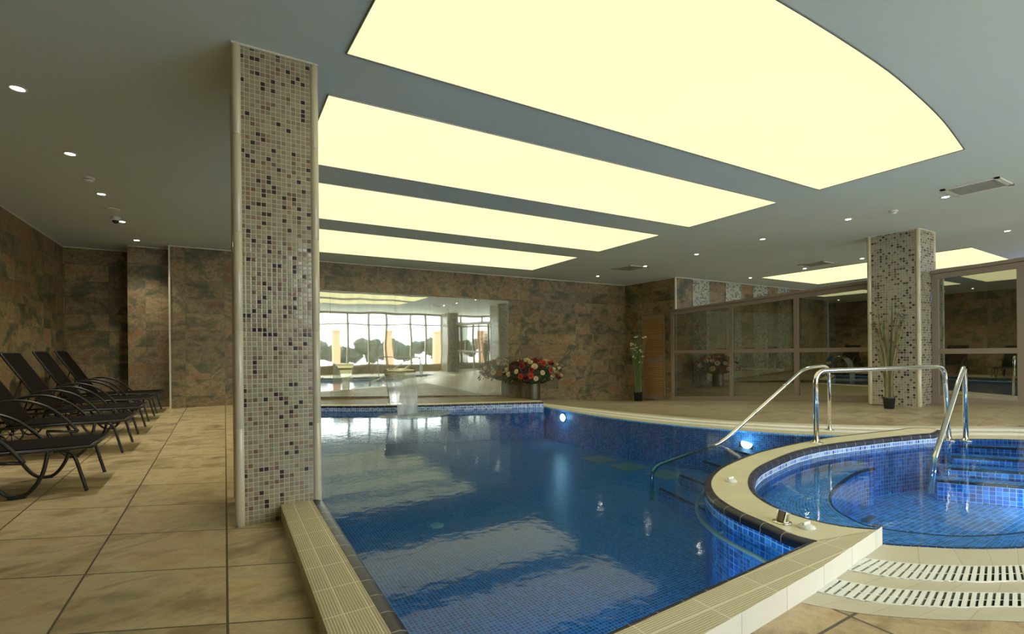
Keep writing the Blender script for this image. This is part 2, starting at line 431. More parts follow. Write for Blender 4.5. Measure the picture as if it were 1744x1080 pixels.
def offset(pts, d):
    out = []; n = len(pts)
    for i in range(n):
        a = Vector(pts[max(i - 1, 0)][:2]); b = Vector(pts[min(i + 1, n - 1)][:2]); t = (b - a).normalized()
        nn = Vector((t.y, -t.x)); out.append((pts[i][0] + nn.x * d, pts[i][1] + nn.y * d))
    return out
def lerp(a, b, t): return tuple(x + (y - x) * t for x, y in zip(a, b))

# ------------------------------------------------------------------ shell
YB = 11.05
def zl(x, y): return .015 * max(0, y - 4)
struct(MB().box(-2.7, -3, H, 20, 12, H + .1).build('ceiling', M_ceil))
b = MB()
ys = [-2.5, 4, 12]
for a, c in zip(ys, ys[1:]):
    b.add([(-2.5, a, zl(0, a)), (.33, a, zl(0, a)), (.33, c, zl(0, c)), (-2.5, c, zl(0, c))], [(0, 1, 2, 3)])
struct(b.build('floor', M_floor))
b = MB().box(-2.7, -2.75, -1.35, 20, 12, -1.25)
for q in ((-2.7, -2.75, -2.6, 12), (19.9, -2.75, 20, 12), (-2.6, -2.75, 19.9, -2.65), (-2.6, 11.9, 19.9, 12)): b.box(q[0], q[1], -1.25, q[2], q[3], 0)
struct(b.build('underfloor_light_block', M_dark))  # unseen slab with skirts, added to stop sky light leaking below the floor
struct(MB().box(-2.7, -2.6, -.1, -2.5, 11.9, H).build('wall_left', M_wall_alt))
b = MB().box(-2.5, 11.65, -.1, -1.5, 11.9, H); struct(b.build('wall_back_recess', M_wall_alt))
b = MB().box(-1.5, 11.03, -.1, -.85, 11.9, H); struct(b.build('wall_back_pier', M_wall))
b = MB().box(-.85, 10.68, -.1, 1.15, 11.9, H); struct(b.build('wall_back_left', M_wall))
b = MB().box(1.15, YB, -1, 10.8, YB + .25, H); struct(b.build('wall_back', M_wall))
b = MB().box(10.62, 9.12, -1, 10.85, YB, H); b.box(10.86, 9.12, -1, 19.8, 9.35, H); struct(b.build('wall_right', M_wall))
tag(struct(MB().box(10.60, 9.095, -.35, 10.64, 9.135, H - .002).build('trim_1', M_trimw)), 'pale corner strip beside the glass partition', 'trim')
tag(struct(MB().box(-.865, 10.665, .08, -.84, 10.69, H - .002).build('trim_2', M_trimw)), 'pale vertical strip on the left back wall corner', 'trim')
struct(MB().box(19.8, -2.6, -.1, 20, 9.3, H).build('wall_far_right', M_wall_alt))
for i, (x0, x1, y) in enumerate([(-2.5, -1.5, 11.645), (-1.5, -.85, 11.025), (-.85, 1.15, 10.675), (1.15, 10.6, 11.045)]):
    struct(MB().box(x0, y - .012, H - .022, x1, y, H - .002).build('trim_%d' % (i + 3), M_trimw))
struct(MB().box(-2.5, -2.4, H - .022, -2.488, 11.64, H - .002).build('trim_7', M_trimw))
struct(MB().box(10.62, 9.1, H - .022, 19.8, 9.115, H - .002).build('trim_8', M_trimw))
struct(MB().box(10.605, 9.1, H - .022, 10.618, 11.04, H - .002).build('trim_9', M_trimw))
# mosaic stripes above the partition on the far room wall
for i, (x0, x1) in enumerate([(11.31, 12.02), (12.77, 13.5), (14.12, 14.85), (15.43, 16.11), (16.73, 17.54), (18.2, 18.95)]):
    o = MB().box(x0, 9.100, .02, x1, 9.119, H - .025).build('mosaic_stripe', M_mosaic3)
    tag(o, ['nearest', 'second', 'third', 'fourth', 'fifth', 'sixth'][i] + ' vertical mosaic stripe from the wall corner, on the wall beyond the partition', 'wall mosaic', 'mosaic stripes on the far room wall')

# ------------------------------------------------------------------ curves of the pools
ringO = smooth([(2.62, 1.35), (2.60, 1.45), (2.65, 1.63), (2.69, 1.8), (2.75, 1.95), (2.84, 2.1), (2.97, 2.24), (3.12, 2.36), (3.33, 2.48), (3.66, 2.61), (4.28, 2.75), (4.68, 2.79), (5.1, 2.81), (5.67, 2.80), (6.01, 2.76), (6.48, 2.69), (6.85, 2.62), (7.12, 2.60), (7.28, 2.52), (7.39, 2.42)], 4)
ringI = smooth([(3.05, 1.26), (2.97, 1.34), (2.915, 1.45), (2.90, 1.6), (2.94, 1.77), (3.02, 1.92), (3.13, 2.05), (3.25, 2.15), (3.40, 2.25), (3.61, 2.36), (3.92, 2.47), (4.53, 2.60), (4.95, 2.64), (5.31, 2.63), (5.64, 2.59), (6.2, 2.50), (6.53, 2.43), (6.80, 2.37), (6.95, 2.33), (7.28, 2.38)], 4)
J = smooth([(3.13, 1.27), (3.18, 1.215), (3.27, 1.14), (3.43, 1.01), (3.7, .85), (4.2, .62), (4.9, .42), (6.0, .32), (7.2, .58)], 4)
A1 = smooth([(2.84, 1.235), (2.92, 1.13), (3.01, 1.04), (3.2, .9), (3.41, .78), (3.95, .5), (4.75, .22), (6.1, .05), (7.5, .3)], 4)
A2 = smooth([(2.61, 1.235), (2.7, 1.08), (2.81, .97), (3.0, .83), (3.18, .73), (3.8, .35), (4.65, .0), (6.1, -.2), (7.6, .05)], 4)
B1 = smooth([(2.45, 1.235), (2.52, 1.1), (2.61, .99), (2.81, .835), (3.03, .69), (3.68, .25), (4.58, -.13), (6.1, -.35), (7.7, -.1)], 4)
B2 = smooth([(2.25, 1.22), (2.34, 1.06), (2.45, .935), (2.65, .785), (2.86, .66), (3.55, .15), (4.5, -.27), (6.1, -.55), (7.8, -.3)], 4)
EE = smooth([(2.1, 1.2), (2.16, 1.1), (2.27, .96), (2.46, .8), (2.72, .62), (3.42, .06), (4.43, -.42), (6.1, -.7), (7.9, -.45)], 4)
Fr0 = [(5.30, 7.85), (5.25, 7.2), (5.25, 6.3), (5.38, 5.4), (5.63, 4.55), (5.93, 3.88), (6.18, 3.43), (6.47, 3.15), (6.9, 2.62), (7.15, 2.34), (7.42, 2.21), (7.71, 2.01), (7.93, 1.8), (8.22, 1.4), (8.02, .9), (7.3, .6)]
Bk0 = [(5.60, 8.2), (5.70, 7.6), (5.83, 6.9), (6.03, 6.0), (6.35, 4.95), (6.85, 4.15), (7.3, 3.65), (7.75, 3.2), (8.3, 2.75), (8.5, 2.6), (8.75, 2.45), (8.98, 2.28), (9.2, 2.1), (9.5, 1.3), (9.4, .5), (8.3, -.1)]
OUT0 = [(5.6, YB, -.08), (8, YB, -.30), (10.62, YB, -.50), (10.62, 9.12, -.31), (10.5, 7.6, -.19), (10.5, 6.1, -.07), (10.5, 4.8, .03), (10.5, 3.9, .09), (10.5, 3.2, .14), (10.5, 2.4, .2), (10.5, 1.6, .2), (10.5, .8, .15), (10.5, 0, .1), (10.5, -.6, 0), (10.5, -1.5, 0), (10.5, -2.5, 0)]
Fr = smooth(Fr0, 4); Bk = smooth(Bk0, 4)
OUT = []
for i in range(len(OUT0) - 1):
    for j in range(4): OUT.append(lerp(OUT0[i], OUT0[i + 1], j / 4))
OUT.append(OUT0[-1])
# stone deck between the pool edge and the partition
b = MB(); rows = []
for k in range(9):
    rows.append([(lerp((p[0], p[1], 0), q, k / 8)) for p, q in zip(Bk, OUT)])
n = len(Bk); vs = [p for r in rows for p in r]
b.add(vs, [(j * n + i, j * n + i + 1, (j + 1) * n + i + 1, (j + 1) * n + i) for j in range(8) for i in range(n - 1)])
for k in range(len(b.f)): b.f[k] = b.f[k][::-1]
struct(b.build('floor', M_deck))
from mathutils.bvhtree import BVHTree
DECK = BVHTree.FromPolygons([Vector(p) for p in b.v], b.f)
def deck_z(x, y):
    h = DECK.ray_cast(Vector((x, y, 3)), Vector((0, 0, -1))); return h[0].z if h[0] else 0
# front floor and closing pieces
fp = [(.3, -2.5), (.3, 1.18), (2.1, 1.2)] + [(p[0], p[1]) for p in EE[1:]] + [(8.3, -.1), (10.5, -2.5)]
b = MB().poly(fp, 0); struct(b.build('floor', M_floor2))
struct(MB().box(10.5, -2.5, -.06, 19.8, 9.12, -.02).build('floor', M_deck))

def strip(A, Bp, z0, z1, flip=False):
    return MB().loft([[(p[0], p[1], z0) for p in A], [(p[0], p[1], z1) for p in Bp]], flip=flip)
def zfix(b):   # upward normals
    for i, f in enumerate(b.f):
        a, c, d = (Vector(b.v[k]) for k in f[:3])
        if (c - a).cross(d - a).z < 0:
            b.f[i] = f[::-1]
            if i in b.uv: b.uv[i] = b.uv[i][::-1]
    return b
tag(struct(zfix(strip(J, A1, 0, 0)).build('pool_surround_tiles', M_cream2)), 'cream tile strip at the overflow edge of the small round pool', 'tiles')
tag(struct(zfix(strip(A2, B1, 0, 0)).build('pool_surround_tiles', M_cream2)), 'cream tile strip between the two front grates', 'tiles')
tag(struct(zfix(strip(B2, EE, .001, .001)).build('pool_surround_tiles', M_cream2)), 'cream tile strip in front of the outer grate', 'tiles')
def frac(t): return [lerp(p[:2], q[:2], t) for p, q in zip(Fr, Bk)]
for i, (a, c) in enumerate([(0, .28), (.44, .60), (.78, 1)]):
    tag(struct(zfix(strip(frac(a), frac(c), .002, .002)).build('pool_surround_tiles', M_cream2)), ['cream tile strip at the far water edge', 'cream tile strip between the far grates', 'cream tile strip next to the brown deck'][i], 'tiles')
def resample(P, step):
    P = [Vector((p[0], p[1])) for p in P]; L = [0]
    for i in range(1, len(P)): L.append(L[-1] + (P[i] - P[i - 1]).length)
    n = max(2, int(L[-1] / step)); return L, n
def at(P, L, s):
    for i in range(1, len(P)):
        if s <= L[i] or i == len(P) - 1:
            t = (s - L[i - 1]) / max(1e-6, L[i] - L[i - 1]); return Vector(P[i - 1][:2]).lerp(Vector(P[i][:2]), t)
def grate(Pa, Pb, label, step=.034, z=.002, rows=2):
    t = thing('drain_grate', label, 'drain grate', (Pa[0][0], Pa[0][1], 0), 'overflow grates around the pools'); o = PARENTLOC[t.name]
    def loc(b):
        b.v = [(p[0] - o[0], p[1] - o[1], p[2] - o[2]) for p in b.v]; return b
    loc(zfix(strip(Pa, Pb, z - .03, z - .03))).build('drain_channel', M_dark, t)
    sides = MB().wallstrip(Pa, z - .03, z + .002); sides.wallstrip(Pb, z - .03, z + .002)
    w = .008
    for q0, q1 in ((0, .045), (.955, 1)):
        a = [lerp(p[:2], q[:2], q0) for p, q in zip(Pa, Pb)]; c = [lerp(p[:2], q[:2], q1) for p, q in zip(Pa, Pb)]
        sides.loft([[(p[0], p[1], z + .002) for p in a], [(p[0], p[1], z + .002) for p in c]])
    if rows == 2:
        a = [lerp(p[:2], q[:2], .50) for p, q in zip(Pa, Pb)]; c = [lerp(p[:2], q[:2], .55) for p, q in zip(Pa, Pb)]
        sides.loft([[(p[0], p[1], z + .001) for p in a], [(p[0], p[1], z + .001) for p in c]])
    loc(zfix(sides)).build('grate_frame', M_grate, t)
    L, n = resample(Pa, step); L2, _ = resample(Pb, step); sl = MB()
    for k in range(n):
        s = (k + .5) / n; h = .27 / n * 1.1
        a0, a1 = at(Pa, L, (s - h) * L[-1]), at(Pa, L, (s + h) * L[-1]); c0, c1 = at(Pb, L2, (s - h) * L2[-1]), at(Pb, L2, (s + h) * L2[-1])
        v = [(p.x, p.y, zz) for zz in (z - .022, z + .003) for p in (a0, a1, c1, c0)]
        sl.add(v, [(0, 3, 2, 1), (4, 5, 6, 7), (0, 1, 5, 4), (1, 2, 6, 5), (2, 3, 7, 6), (3, 0, 4, 7)])
    loc(sl).build('grate_slats', M_grate, t)
    return t
grate(A1, A2, 'white slatted overflow grate nearest the small round pool, in the foreground')
grate(B1, B2, 'white slatted overflow grate nearest the brown floor, in the foreground')
grate(frac(.28), frac(.44), 'long white far overflow grate closer to the water', .05)
grate(frac(.60), frac(.78), 'long white far overflow grate closer to the brown deck', .05)

# raised coping: left platform, front band, ring
X0, X1, YP = .31, .50, 1.12
b = MB().poly([(X0, YP), (X1, 1.28), (X1, 10.25), (X0, 10.4)], .1)
tag(struct(b.build('pool_coping', M_creamr)), 'ribbed sand coloured raised edge running from the near pillar to the camera', 'pool edge')
b = MB().box(X0 - .004, YP, -.02, X0, 10.5, .099)
tag(struct(b.build('coping_riser', M_creamr)), 'low side of the raised left pool edge', 'pool edge')
FB = [(X0, YP), (1.43, 1.12), (1.73, 1.14), (2.03, 1.16), (2.32, 1.18), (3.05, 1.26)]
IB = [(X1, 1.28), (1.17, 1.285), (1.96, 1.32), (2.62, 1.35)]
b = MB().poly(FB + IB[::-1], .1)
tag(struct(b.build('pool_coping', M_creamb)), 'ribbed cream raised band dividing the big pool from the foreground grates', 'pool edge')
b = MB().wallstrip(FB, -.03, .1)
b.wallstrip([(3.05, 1.26), (3.13, 1.27)], -.03, .1)
tag(struct(b.build('coping_riser', M_creamside)), 'white cream riser of the raised band in the foreground', 'pool edge')
# ring top, loft between curves for radial tiling
nO = 60
def rs(P, n):
    L, _ = resample(P, .1); return [tuple(at(P, L, L[-1] * i / n)) for i in range(n + 1)]
ro, ri = rs(ringO, nO), rs(ringI, nO)
b = MB(); rows = [[(*lerp(p, q, k / 2), .1) for p, q in zip(ro, ri)] for k in range(3)]
b.loft(rows); zfix(b)
b.poly([(2.62, 1.35), (2.62, 1.352), (3.05, 1.262), (3.05, 1.26)], .1)
tag(struct(b.build('pool_coping', M_cream)), 'curved cream raised rim around the small round pool', 'pool edge')
def nosing(P, d, z=.1, name_label='', w=.05, drop=.05, wallz=-.8, wallmat=None, bandmat=None, band=.1, only=None):
    prof = [(0, z + .001), (w * .45, z + .001), (w * .85, z - .008), (w, z - .022), (w, z - drop)]
    rows = [[(*q, zz) for q in offset(P, d * o)] for o, zz in prof]
    tag(struct(MB().loft(rows, flip=d < 0).build('nosing_tiles', M_navy, smooth=True)), name_label, 'pool edge')
    Q = offset(P, d * (w - .006)); return Q
# orientation: offset(+) is to the right of travel direction
QO = nosing(ringO, -1, name_label='navy glazed nosing on the outer side of the curved rim')
QI = nosing(ringI, 1, name_label='navy glazed nosing on the inner side of the curved rim', w=.045)
QF = nosing([(X1, 1.28), (1.17, 1.285), (1.96, 1.32), (2.60, 1.35)], -1, name_label='thin navy nosing along the straight cream band', w=.03)
QL = nosing([(X1, 10.25), (X1, 6), (X1, 3), (X1, 1.28)], -1, name_label='navy glazed nosing along the left pool edge', w=.065, drop=.06)
QJ = nosing([(p[0], p[1]) for p in J], -1, z=.004, name_label='thin navy nosing at the overflow edge of the small round pool', w=.03, drop=.02)
FRIM = smooth([(X1 + .04, 10.2), (.9, 9.95), (1.43, 9.56), (2.18, 9.04), (3.0, 8.58), (3.87, 8.22), (4.56, 7.95), (5.22, 7.66)], 4)
QR = nosing(FRIM, 1, name_label='thin navy nosing of the far pool ledge', w=.03, drop=.03)
# far ledge
b = MB(); back = offset(FRIM, -.27)
b.loft([[(*p, .1) for p in [(q[0], q[1]) for q in FRIM]], [(*p, .1) for p in back]]); zfix(b)
tag(struct(b.build('pool_coping', M_cream2)), 'cream rim of the far pool ledge under the mirror', 'pool edge')
n = len(back); wl = [lerp((X1, YB, .14), (5.95, YB, -.10), i / (n - 1)) for i in range(n)]
b = MB().loft([[(*p, .099) for p in back], [p for p in wl]], flip=False); zfix(b)
b.uv = {}
tag(struct(b.build('stone_ledge', M_wall)), 'brown stone strip between the far rim and the mirror', 'ledge')
b = MB().add([(5.22, 7.66, -.03), (5.22, 7.66, .1), (back[-1][0], back[-1][1], .1), (back[-1][0], back[-1][1], -.05), (5.95, YB, -.1), (5.95, YB, -.2)], [(0, 3, 2, 1), (3, 5, 4, 2)])
struct(b.build('ledge_end', M_wall), 'stone end face of the far ledge', 'ledge')
# basins
zD = -.60
poolpoly = [(p[0], p[1]) for p in QF] ; 
outline = [(.56, 1.32), (.56, 10.15)] + [(p[0], p[1]) for p in QR[4:]] + [(p[0], p[1]) for p in Fr[1:30]] + [(6.86, 2.68)] + [(p[0], p[1]) for p in QO[::-1] if p[0] < 6.6 or p[1] < 2]
b = MB().poly(outline, zD)
tag(struct(b.build('pool_floor', M_blue)), 'blue mosaic bottom of the large pool', 'pool floor')
b = MB().wallstrip(outline, zD, 0.0, closed=True)
b.v = [(p[0], p[1], p[2]) for p in b.v]
tag(struct(b.build('pool_side', M_side)), 'blue mosaic side of the large pool', 'pool wall')
b = MB().wallstrip([(p[0], p[1]) for p in QR], -.02, .08)
tag(struct(b.build('waterline_mosaic', M_band)), 'light blue mosaic band above the water at the far end of the large pool', 'mosaic band')
b = MB().wallstrip([(p[0], p[1]) for p in QO], zD, .07)
tag(struct(b.build('ring_side', M_bluej)), 'bright blue mosaic outer side of the curved rim', 'pool wall')
b = MB().wallstrip([(p[0], p[1]) for p in QI], -.5, .065)
b.wallstrip([ringI[-1][:2], ringO[-1][:2]], -.1, .099)
tag(struct(b.build('waterline_mosaic', M_band)), 'light blue mosaic band on the inner side of the curved rim', 'mosaic band')
b = MB().poly([QF[0], QF[-1], (2.6, 1.36), (.5, 1.29)], .05)
b2 = MB().poly(outline, -.012)
w = b2.build('pool_water', M_water); tag(w, 'still deep blue water of the large pool', 'water', kind='stuff')
jout = [(p[0], p[1]) for p in QI[:-5]] + [(p[0], p[1]) for p in Fr[36:]] + [(p[0], p[1]) for p in QJ[::-1]]
w = MB().poly(jout, .0).build('spa_water', M_waterj); tag(w, 'clear blue water of the small round pool', 'water', kind='stuff')
b = MB().poly(jout, -.52); tag(struct(b.build('pool_floor', M_bluej)), 'bright blue mosaic bottom of the small round pool', 'pool floor')
b = MB().wallstrip(jout, -.52, -.003, closed=True); tag(struct(b.build('pool_side', M_bluej)), 'blue mosaic side of the small round pool', 'pool wall')
bench = smooth([(5.74, 2.40), (5.5, 2.42), (5.14, 2.37), (4.6, 2.24), (4.27, 2.11), (4.02, 1.95), (3.90, 1.8), (3.84, 1.69), (3.84, 1.6), (3.90, 1.48), (4.0, 1.35), (4.13, 1.23), (4.32, 1.13), (4.56, 1.04), (5.1, .90), (5.8, .82), (6.6, .85), (7.3, .95)], 4)
bo = [(p[0], p[1]) for p in bench]
outer = [p for p in jout if True]
i0 = min(range(len(outer)), key=lambda i: (Vector(outer[i]) - Vector((5.74, 2.6))).length)
seg = outer[:i0 + 1]                      # from (3.05,1.26) up the ring to x=5.74
segJ = [(p[0], p[1]) for p in QJ]         # front edge, left to right
n = 60
oo = rs([tuple(p) for p in (seg[::-1] + segJ)], n); bb = rs(bo, n)
b = MB().loft([[(*p, -.15) for p in oo], [(*p, -.15) for p in bb]]); zfix(b)
tag(struct(b.build('spa_bench', M_bluej)), 'underwater blue mosaic bench around the small round pool', 'bench')
b = MB().wallstrip(bo, -.52, -.16); b.wallstrip([(5.74, 2.40), (5.74, 2.58)], -.52, -.15)
tag(struct(b.build('bench_riser', M_bluej)), 'front face of the underwater bench', 'bench')
pr = [(0, -.148), (.016, -.148), (.020, -.160), (.020, -.172)]
tag(struct(MB().loft([[(*q, zz) for q in offset(bo, -o)] for o, zz in pr]).build('nosing_tiles', M_navy)), 'dark nosing line of the underwater bench', 'bench')
# spa steps under the far edge
js = [((7.34, 2.20), (7.78, 1.70), -.07), ((7.04, 2.17), (7.45, 1.60), -.15), ((6.73, 2.14), (7.18, 1.55), -.23), ((6.41, 2.10), (6.85, 1.48), -.31)]
for i, (a, c, z) in enumerate(js):
    a, c = Vector(a), Vector(c); d = (c - a).normalized(); c = c + d * .9; out = Vector((-d.y, d.x));  out = out if out.x > 0 else -out
    far = .34 if i == 0 else .22
    t = thing('spa_step', ['topmost', 'second', 'third', 'lowest'][i] + ' underwater step of the small round pool', 'step', (a.x, a.y, z), 'underwater steps in the small round pool')
    q = [Vector((0, 0)), c - a, c - a + out * far, out * far]
    bx = MB().add([(p.x, p.y, zz) for zz in (-.52 - z, 0) for p in q], [(0, 3, 2, 1), (4, 5, 6, 7), (0, 1, 5, 4), (1, 2, 6, 5), (2, 3, 7, 6), (3, 0, 4, 7)])
    bx.build('step_block', M_bluej, t)
    nn = (c - a); dd = out * .035; w_ = -out * .004
    MB().add([(*(p), zz) for zz in (-.02, .003) for p in (w_, nn + w_, nn + dd, dd)], [(0, 3, 2, 1), (4, 5, 6, 7), (0, 1, 5, 4), (1, 2, 6, 5), (2, 3, 7, 6), (3, 0, 4, 7)]).build('step_nosing', M_navy, t)
# main pool steps
for i, (p, q, z) in enumerate([((4.12, 3.80), (3.86, 2.78), -.46), ((4.45, 3.80), (4.25, 2.83), -.36), ((4.85, 3.80), (4.66, 2.86), -.25), ((5.28, 3.80), (5.1, 2.88), -.15)]):
    t = thing('pool_step', ['lowest', 'second', 'third', 'topmost'][i] + ' underwater step below the handrail of the large pool', 'step', (p[0], p[1], z), 'underwater steps in the large pool')
    o = Vector(p); nx = [((4.445, 3.80), (4.245, 2.83)), ((4.845, 3.80), (4.655, 2.86)), ((5.275, 3.80), (5.095, 2.88)), ((5.55, 3.8), (5.45, 2.89))][i]
    Q = [Vector(q) - o, Vector(nx[1]) - o, Vector(nx[0]) - o, Vector((0, 0))]
    MB().add([(v.x, v.y, zz) for zz in (zD - z, 0) for v in Q], [(0, 3, 2, 1), (4, 5, 6, 7), (0, 1, 5, 4), (1, 2, 6, 5), (2, 3, 7, 6), (3, 0, 4, 7)]).build('step_block', M_blue, t)
    MB().tube([(.02, -.01, .0), (Q[0].x + .02, Q[0].y + .01, .0)], .018, 8).build('step_nosing', M_navy, t)

# ------------------------------------------------------------------ pillars
def pillar(x0, y0, x1, y1, zb, label, mat, tw=.035, faces='round'):
    t = thing('mosaic_pillar', label, 'pillar', ((x0 + x1) / 2, (y0 + y1) / 2, zb)); cx, cy = (x0 + x1) / 2, (y0 + y1) / 2
    hx, hy = (x1 - x0) / 2, (y1 - y0) / 2
    MB().box(-hx + .008, -hy + .008, 0, hx - .008, hy - .008, H - zb).build('mosaic_cladding', mat, t)
    for sx in (-1, 1):
        for sy in (-1, 1):
            b = MB(); r = tw; c = (sx * (hx - r * .75), sy * (hy - r * .75)); n = 14
            z = 0; k = 0
            while z < H - zb - .01:
                z2 = min(z + .62, H - zb)
                b.lathe([(r * .93, z), (r, z + .004), (r, z2 - .004), (r * .93, z2)], (c[0], c[1], 0), n); z = z2
            b.build('corner_trim', M_trim, t, smooth=True)
    MB().box(-hx - .006, -hy - .006, H - zb - .012, hx + .006, hy + .006, H - zb - .001).build('top_trim', M_trimw, t)
    return t
pillar(.055, 3.50, .555, 4.25, 0, 'large beige and brown mosaic pillar in the foreground beside the left pool edge', M_mosaic, .028)
pillar(9.92, 3.46, 10.58, 4.22, .07, 'mosaic pillar in the glass partition with a dry reed plant before it', M_mosaic2)
pillar(9.92, -1.95, 10.58, -1.2, 0, 'mosaic pillar in the partition near the windows, seen in the mirror', M_mosaic2)

# ------------------------------------------------------------------ glass partitions
def partition(ys, zb, zt, label, xc=10.42):
    t = thing('glass_partition', label, 'glass partition', (xc, ys[0], 0)); o = ys[0]
    w = .045; d = .035
    f = lambda y: zb(y)
    y0, y1 = min(ys), max(ys)
    def bar(ya, yb, za, zbb, ha, nm, dd=d, mat=M_frame):
        v = []
        for y, z in ((ya, za), (yb, zbb)):
            for dx, dz in ((-dd, 0), (dd, 0), (dd, ha), (-dd, ha)): v.append((dx, y - o, z + dz))
        return MB().add(v, [(0, 1, 2, 3), (4, 7, 6, 5), (0, 4, 5, 1), (1, 5, 6, 2), (2, 6, 7, 3), (3, 7, 4, 0)]).build(nm, mat, t)
    bar(y0, y1, f(y0) - .03, f(y1) - .03, .16, 'bottom_rail', .05)
    bar(y0, y1, 1.0, .96, .085, 'middle_rail', .03)
    bar(y0, y1, zt(y0) - .14, zt(y1) - .14, .09, 'top_rail')
    bar(y0, y1, zt(y0) - .045, zt(y1) - .045, .055, 'cornice', .06)
    for i, y in enumerate(ys):
        yy = min(max(y, y0 + w), y1 - w)
        MB().box(-.034, yy - w - o, f(yy), .034, yy + w - o, zt(yy) - .05).build('post', M_frame, t)
    for a, c in zip(ys, ys[1:]):
        a, c = sorted((a, c))
        v = [(0, a - o, f(a) + .1), (0, c - o, f(c) + .1), (0, c - o, zt(c) - .1), (0, a - o, zt(a) - .1)]
        MB().add(v, [(0, 1, 2, 3)]).build('glass_pane', M_glass, t)
    return t
zbf = lambda y: .22 - .083 * (y - 2.4) if y > 2.4 else max(0, .22 - .05 * (2.4 - y))
ztf = lambda y: 2.41 - .042 * (y - 2.35)
partition([9.09, 7.28, 5.75, 4.22], zbf, ztf, 'taupe framed glass partition between the wall corner and the mosaic pillar')
partition([3.46, 2.38, .8, -1.2], zbf, ztf, 'taupe framed glass partition to the right of the mosaic pillar')

# door in the side wall
t = thing('door_1', 'wood slatted door in dark frame at the back right corner', 'door', (10.6, 9.9, -.38)); struct(t)
MB().box(0, -.42, .05, .015, -.36, 2.42).build('door_frame', M_frame, t); MB().box(0, .36, .05, .015, .44, 2.42).build('door_frame', M_frame, t)
MB().box(-.02, -.42, 2.34, .015, .44, 2.44).build('door_frame', M_frame, t)
MB().box(-.012, -.36, 1.2, .012, .36, 2.34).build('door_panel', M_wood, t)
MB().box(-.012, -.36, .12, .012, .36, 1.1).build('door_panel', M_wood, t)
MB().box(-.018, -.36, 1.1, .012, .36, 1.2).build('door_rail', M_frame, t)
MB().box(-.018, -.36, .02, .012, .36, .12).build('door_rail', M_frame, t)

# ------------------------------------------------------------------ mirror
t = thing('wall_mirror', 'long frameless wall mirror above the far end of the pool', 'mirror', (1.16, YB, 0))
xs = [1.16, 1.97, 3.40, 4.92, 6.45]
zm0 = lambda x: .143 - .047 * (x - 1.6); zm1 = lambda x: 2.43 - .008 * (x - 1.6)
for a, c in zip(xs, xs[1:]):
    a2, c2 = a + .002 - 1.16, c - .002 - 1.16
    MB().add([(x, yy, z) for yy in (-.02, -.004) for x, z in ((a2, zm0(a)), (c2, zm0(c)), (c2, zm1(c)), (a2, zm1(a)))],
             [(0, 1, 2, 3), (7, 6, 5, 4), (0, 4, 5, 1), (1, 5, 6, 2), (2, 6, 7, 3), (3, 7, 4, 0)]).build('mirror_pane', M_mirror, t)

# ------------------------------------------------------------------ ceiling light panels
def panel(pts, label, group='luminous ceiling panels'):
    cx = sum(p[0] for p in pts) / len(pts); cy = sum(p[1] for p in pts) / len(pts)
    t = thing('ceiling_light_panel', label, 'ceiling light', (cx, cy, H), group)
    P = [(p[0] - cx, p[1] - cy) for p in pts]
    MB().poly(P, -.006, up=False).build('light_membrane', M_panel, t)
    b = MB(); n = len(P)
    for i in range(n): b.tube([(*P[i], -.006), (*P[(i + 1) % n], -.006)], .006, 6)
    b.build('edge_trim', M_steel_dk, t)
near = smooth([(6.34, 1.84), (5.4, 1.70), (4.6, 1.62), (3.85, 1.575), (2.67, 1.57), (1.6, 1.62), (.78, 1.75)], 4)
panel([(.70, 3.27), (6.36, 3.22)] + [(p[0], p[1]) for p in near], 'largest glowing yellow ceiling panel with curved near edge')
panel([(.69, 3.86), (6.42, 3.78), (6.45, 5.25), (.69, 5.36)], 'second glowing yellow ceiling panel from the camera')
panel([(.69, 5.92), (6.46, 5.86), (6.45, 7.44), (.69, 7.52)], 'third glowing yellow ceiling panel from the camera')
panel([(.69, 8.14), (6.47, 8.12), (6.5, 9.95), (.69, 10.05)], 'narrowest looking glowing yellow panel, nearest the mirror wall')
panel([(12.8, 3.62), (15.5, 3.7), (15.9, 8.1), (12.9, 8.1)], 'glowing yellow ceiling panel beyond the glass partition')

# downlights
dl = [(-1.29, 4.89), (-1.28, 6.24), (-1.28, 7.63), (-1.29, 9.08), (-1.29, 10.46), (8.16, 2.56), (8.24, 3.75), (8.36, 5.2), (8.47, 6.71), (8.58, 8.25), (8.6, 9.97), (11.54, 2.8), (12.19, 5.28), (12.42, 6.64), (12.68, 8.26)]
ordn = ['first', 'second', 'third', 'fourth', 'fifth', 'sixth']
t0 = thing('downlight', '', 'ceiling light', (0, 0, H), 'recessed ceiling spotlights')
MB().lathe([(.055, -.001), (.055, -.007), (.044, -.010), (.040, -.004)], n=20).build('trim_ring', M_white, t0, smooth=True)
MB().lathe([(.001, -.004), (.036, -.006), (.036, -.0065), (.001, -.008)], n=16).build('lamp', M_spot, t0)
for i, (x, y) in enumerate(dl):
    t = t0 if i == 0 else copy_tree(t0)
    t.location = (x, y, H)
    if i < 5: t['label'] = ordn[i] + ' small round spotlight from the camera in the row above the loungers'
    elif i < 11: t['label'] = ordn[i - 5] + ' small round spotlight from the camera in the row between panels and partition'
    else: t['label'] = ordn[i - 11] + ' small round spotlight from the camera in the row beyond the partition'
    L = bpy.data.lights.new('downlight_lamp', 'SPOT'); L.energy = 34 if i < 5 else 22; L.color = (1, .93, .78); L.spot_size = math.radians(100); L.spot_blend = .8; L.shadow_soft_size = .04
    lo = bpy.data.objects.new('downlight_lamp', L); COL.objects.link(lo); lo.location = (0, 0, -.02); lo.parent = t

